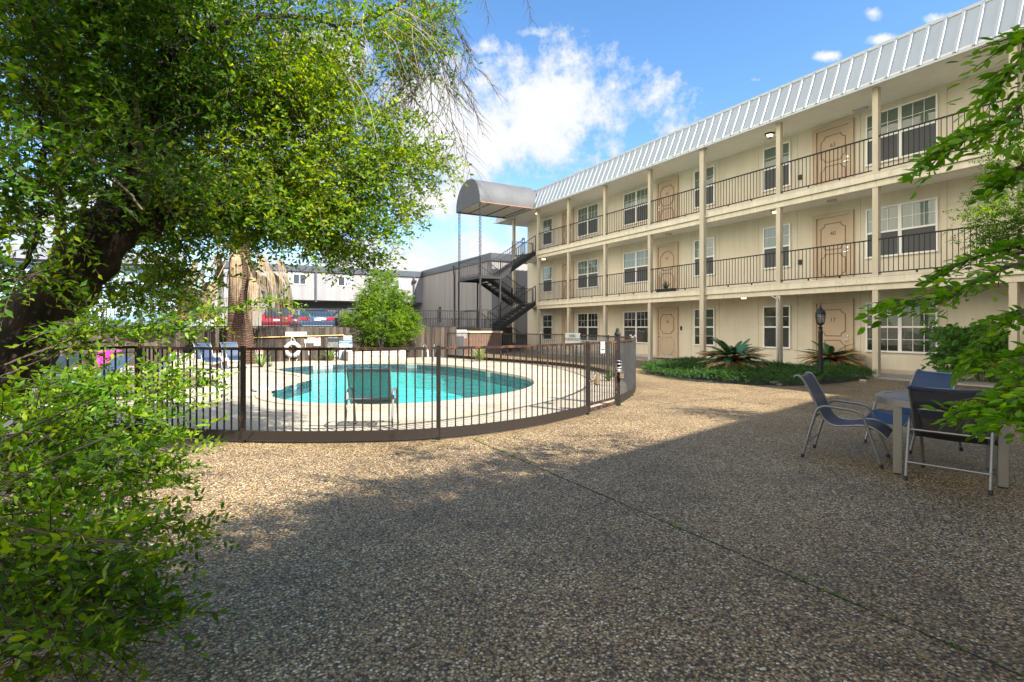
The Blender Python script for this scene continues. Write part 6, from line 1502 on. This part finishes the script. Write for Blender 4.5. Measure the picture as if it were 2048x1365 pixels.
# weeds in the joints
P = []
for s0_, t0_, s1_, t1_, n_ in ((6.2,2.93,4.6,2.93,150),(3.2,2.93,2.4,2.93,30),(1.9,2.93,.2,2.93,150),(.2,2.93,-.9,2.93,60),(12.0,8.92,8.5,9.05,60),(7.3,8.2,7.3,9.2,20)):
    for k in range(n_):
        q = random.random(); g_ = math.sin(q*40+s0_)*.5+.5
        if random.random() > g_+.15: continue
        P.append(tuple(L(s0_+(s1_-s0_)*q, t0_+(t1_-t0_)*q+random.gauss(0,.012), .004)))
for u, v in ((875,884),(640,888),(750,884),(1178,832),(1237,815),(1280,786),(1330,795),(1548,884)):
    for k in range(10): q = gnd(u+random.gauss(0,5), v+random.gauss(0,1)); P.append((q.x,q.y,.004))
P = np.array(P); rr = np.random.default_rng(3); Rm = rotmats(len(P), rr, 1.6); tm = [spray(rr, 5, .035, .028, False, .4, -.4) for _ in range(5)]; V, Q, T, tn = instance(tm, P, Rm, rr.uniform(.35,.8,len(P)), rr, rr.normal(.42,.15,len(P)), .15); V[:,2] = np.maximum(V[:,2], .003)
wd = np_part('joint_weeds', V, Q, LF_S, None, tn, T); wd['kind'] = 'stuff'; wd['label'] = 'tiny green weeds sprouting from the paving joints'; wd['category'] = 'weeds'
# lawn blades
P = []; lx0, lx1 = min(p.x for p in lawn), max(p.x for p in lawn); ly0, ly1 = min(p.y for p in lawn), max(p.y for p in lawn)
while len(P) < 2600:
    x, y = random.uniform(max(lx0,-14),lx1), random.uniform(ly0,ly1)
    if inside(x, y, lawn): P.append((x,y,.028))
P = np.array(P); Rm = rotmats(len(P), rr, 2.0); tm = [spray(rr, 6, .05, .07, False, .14, -.5) for _ in range(5)]; V, Q, T, tn = instance(tm, P, Rm, rr.uniform(.6,1.2,len(P)), rr, rr.normal(.75,.2,len(P)), .15); V[:,2] = np.maximum(V[:,2], .027)
lw = np_part('lawn_grass', V, Q, LF_G, None, tn, T); lw['kind'] = 'stuff'; lw['label'] = 'thin patchy grass on the lawn left of the pool'; lw['category'] = 'grass'
# fallen leaves and twigs on the paving
b = MB()
for k in range(260):
    u = random.uniform(150, 2000) if k % 2 else random.gauss(330, 120); v = random.uniform(870, 1340); g_ = gnd(u, v); a = random.uniform(0,2*PI); l2 = random.uniform(.012,.028); d = Vector((math.cos(a),math.sin(a),0))*l2; e = Vector((-math.sin(a),math.cos(a),0))*l2*.4; z = Vector((0,0,.006))
    b.add([g_+z-d, g_+z*1.5+e, g_+z+d, g_+z*1.4-e], [(0,1,2),(0,2,3)])
fl_ = solo('fallen_leaves', b, plain('dry_leaf', (.20,.15,.05), .8, var=.5, scale=3), 'scattered dry leaves on the aggregate paving', 'leaves', kind='stuff')
# ---- tree behind the camera whose crown shades the foreground
sh2 = thing('shade_tree', 'tall leafy tree standing behind the camera', 'tree', (3.0, -3.2, 0)); b = MB(); b.tube(crom([Vector((3.0,-3.2,-.1)), Vector((2.9,-3.1,2.5)), Vector((2.6,-2.6,5.0)), Vector((2.0,-1.6,7.6))], 5), [.24-.01*i for i in range(16)], 10); part('trunk', b, M_BARK, sh2, smooth=True)
def caster(u, v, h): g_ = gnd(u, v); k = h/SUNV.z; return Vector((g_.x+SUNV.x*k, g_.y+SUNV.y*k, h))
bl = [((.9,-.5,7.4),(1.5,1.4,1.0),300,.5), ((-.5,-1.4,6.6),(1.4,1.4,1.2),240,.5), ((5.2,-3.2,8.2),(2.2,1.4,1.1),260,.5), ((1.8,-3.4,6.0),(3.5,1.8,1.4),500,.5), ((5.8,-2.8,7.0),(2.0,1.8,1.3),320,.5), ((3.4,-1.5,5.2),(2.2,1.0,.7),300,.5)]
for u, v, h, r_ in ((700,1020,5.0,.4),(800,1025,5.0,.4),(610,1100,5.0,.4),(900,1000,5.0,.4),(470,1130,5.0,.35)): c = caster(u, v, h); bl.append((tuple(c),(r_,r_,.35),40,.5))
for u, v, r_, w_ in ((560,1075,.26,40),(640,1050,.28,44),(715,1020,.28,46),(780,1000,.28,46),(840,980,.28,46),(900,962,.30,46),(960,950,.28,44),(1015,945,.24,34),(1065,928,.26,36),(1120,915,.22,30),(1170,902,.2,24),(1225,888,.16,16)): c = caster(u, v, 4.6); bl.append((tuple(c),(r_,r_*.8,.15),w_,.5))
for u, v in ((800,902),(850,908),(885,918),(930,902),(960,910),(1085,897),(1108,890),(1190,872),(700,965)): c = caster(u, v, 4.6); bl.append((tuple(c),(.16,.03,.03),6,.5))
foliage('crown', sh2, bl, .9, .10, 12, .5, LF_T, rng, shape=.45, twigmat=M_TWIGD)

# ---- unseen tree added left behind the camera to block sky light from the foreground
sh3 = thing('shade_tree', 'unseen dense round tree added left behind the camera to block sky light', 'tree', (-5.6, -1.8, 0)); b = MB(); b.tube(crom([Vector((-5.6,-1.8,-.1)), Vector((-5.5,-1.8,1.5)), Vector((-5.4,-1.7,3.4))], 5), [.22-.012*i for i in range(11)], 10); part('trunk', b, M_BARK, sh3, smooth=True)
foliage('crown', sh3, [((-5.5,-1.8,4.6),(2.6,2.4,2.0),900,.45), ((-4.0,-3.2,3.6),(2.0,1.6,1.6),420,.45), ((-5.2,-2.2,2.2),(2.0,1.8,1.0),300,.45)], 1.0, .13, 10, .5, LF_T, rng, shape=.5)
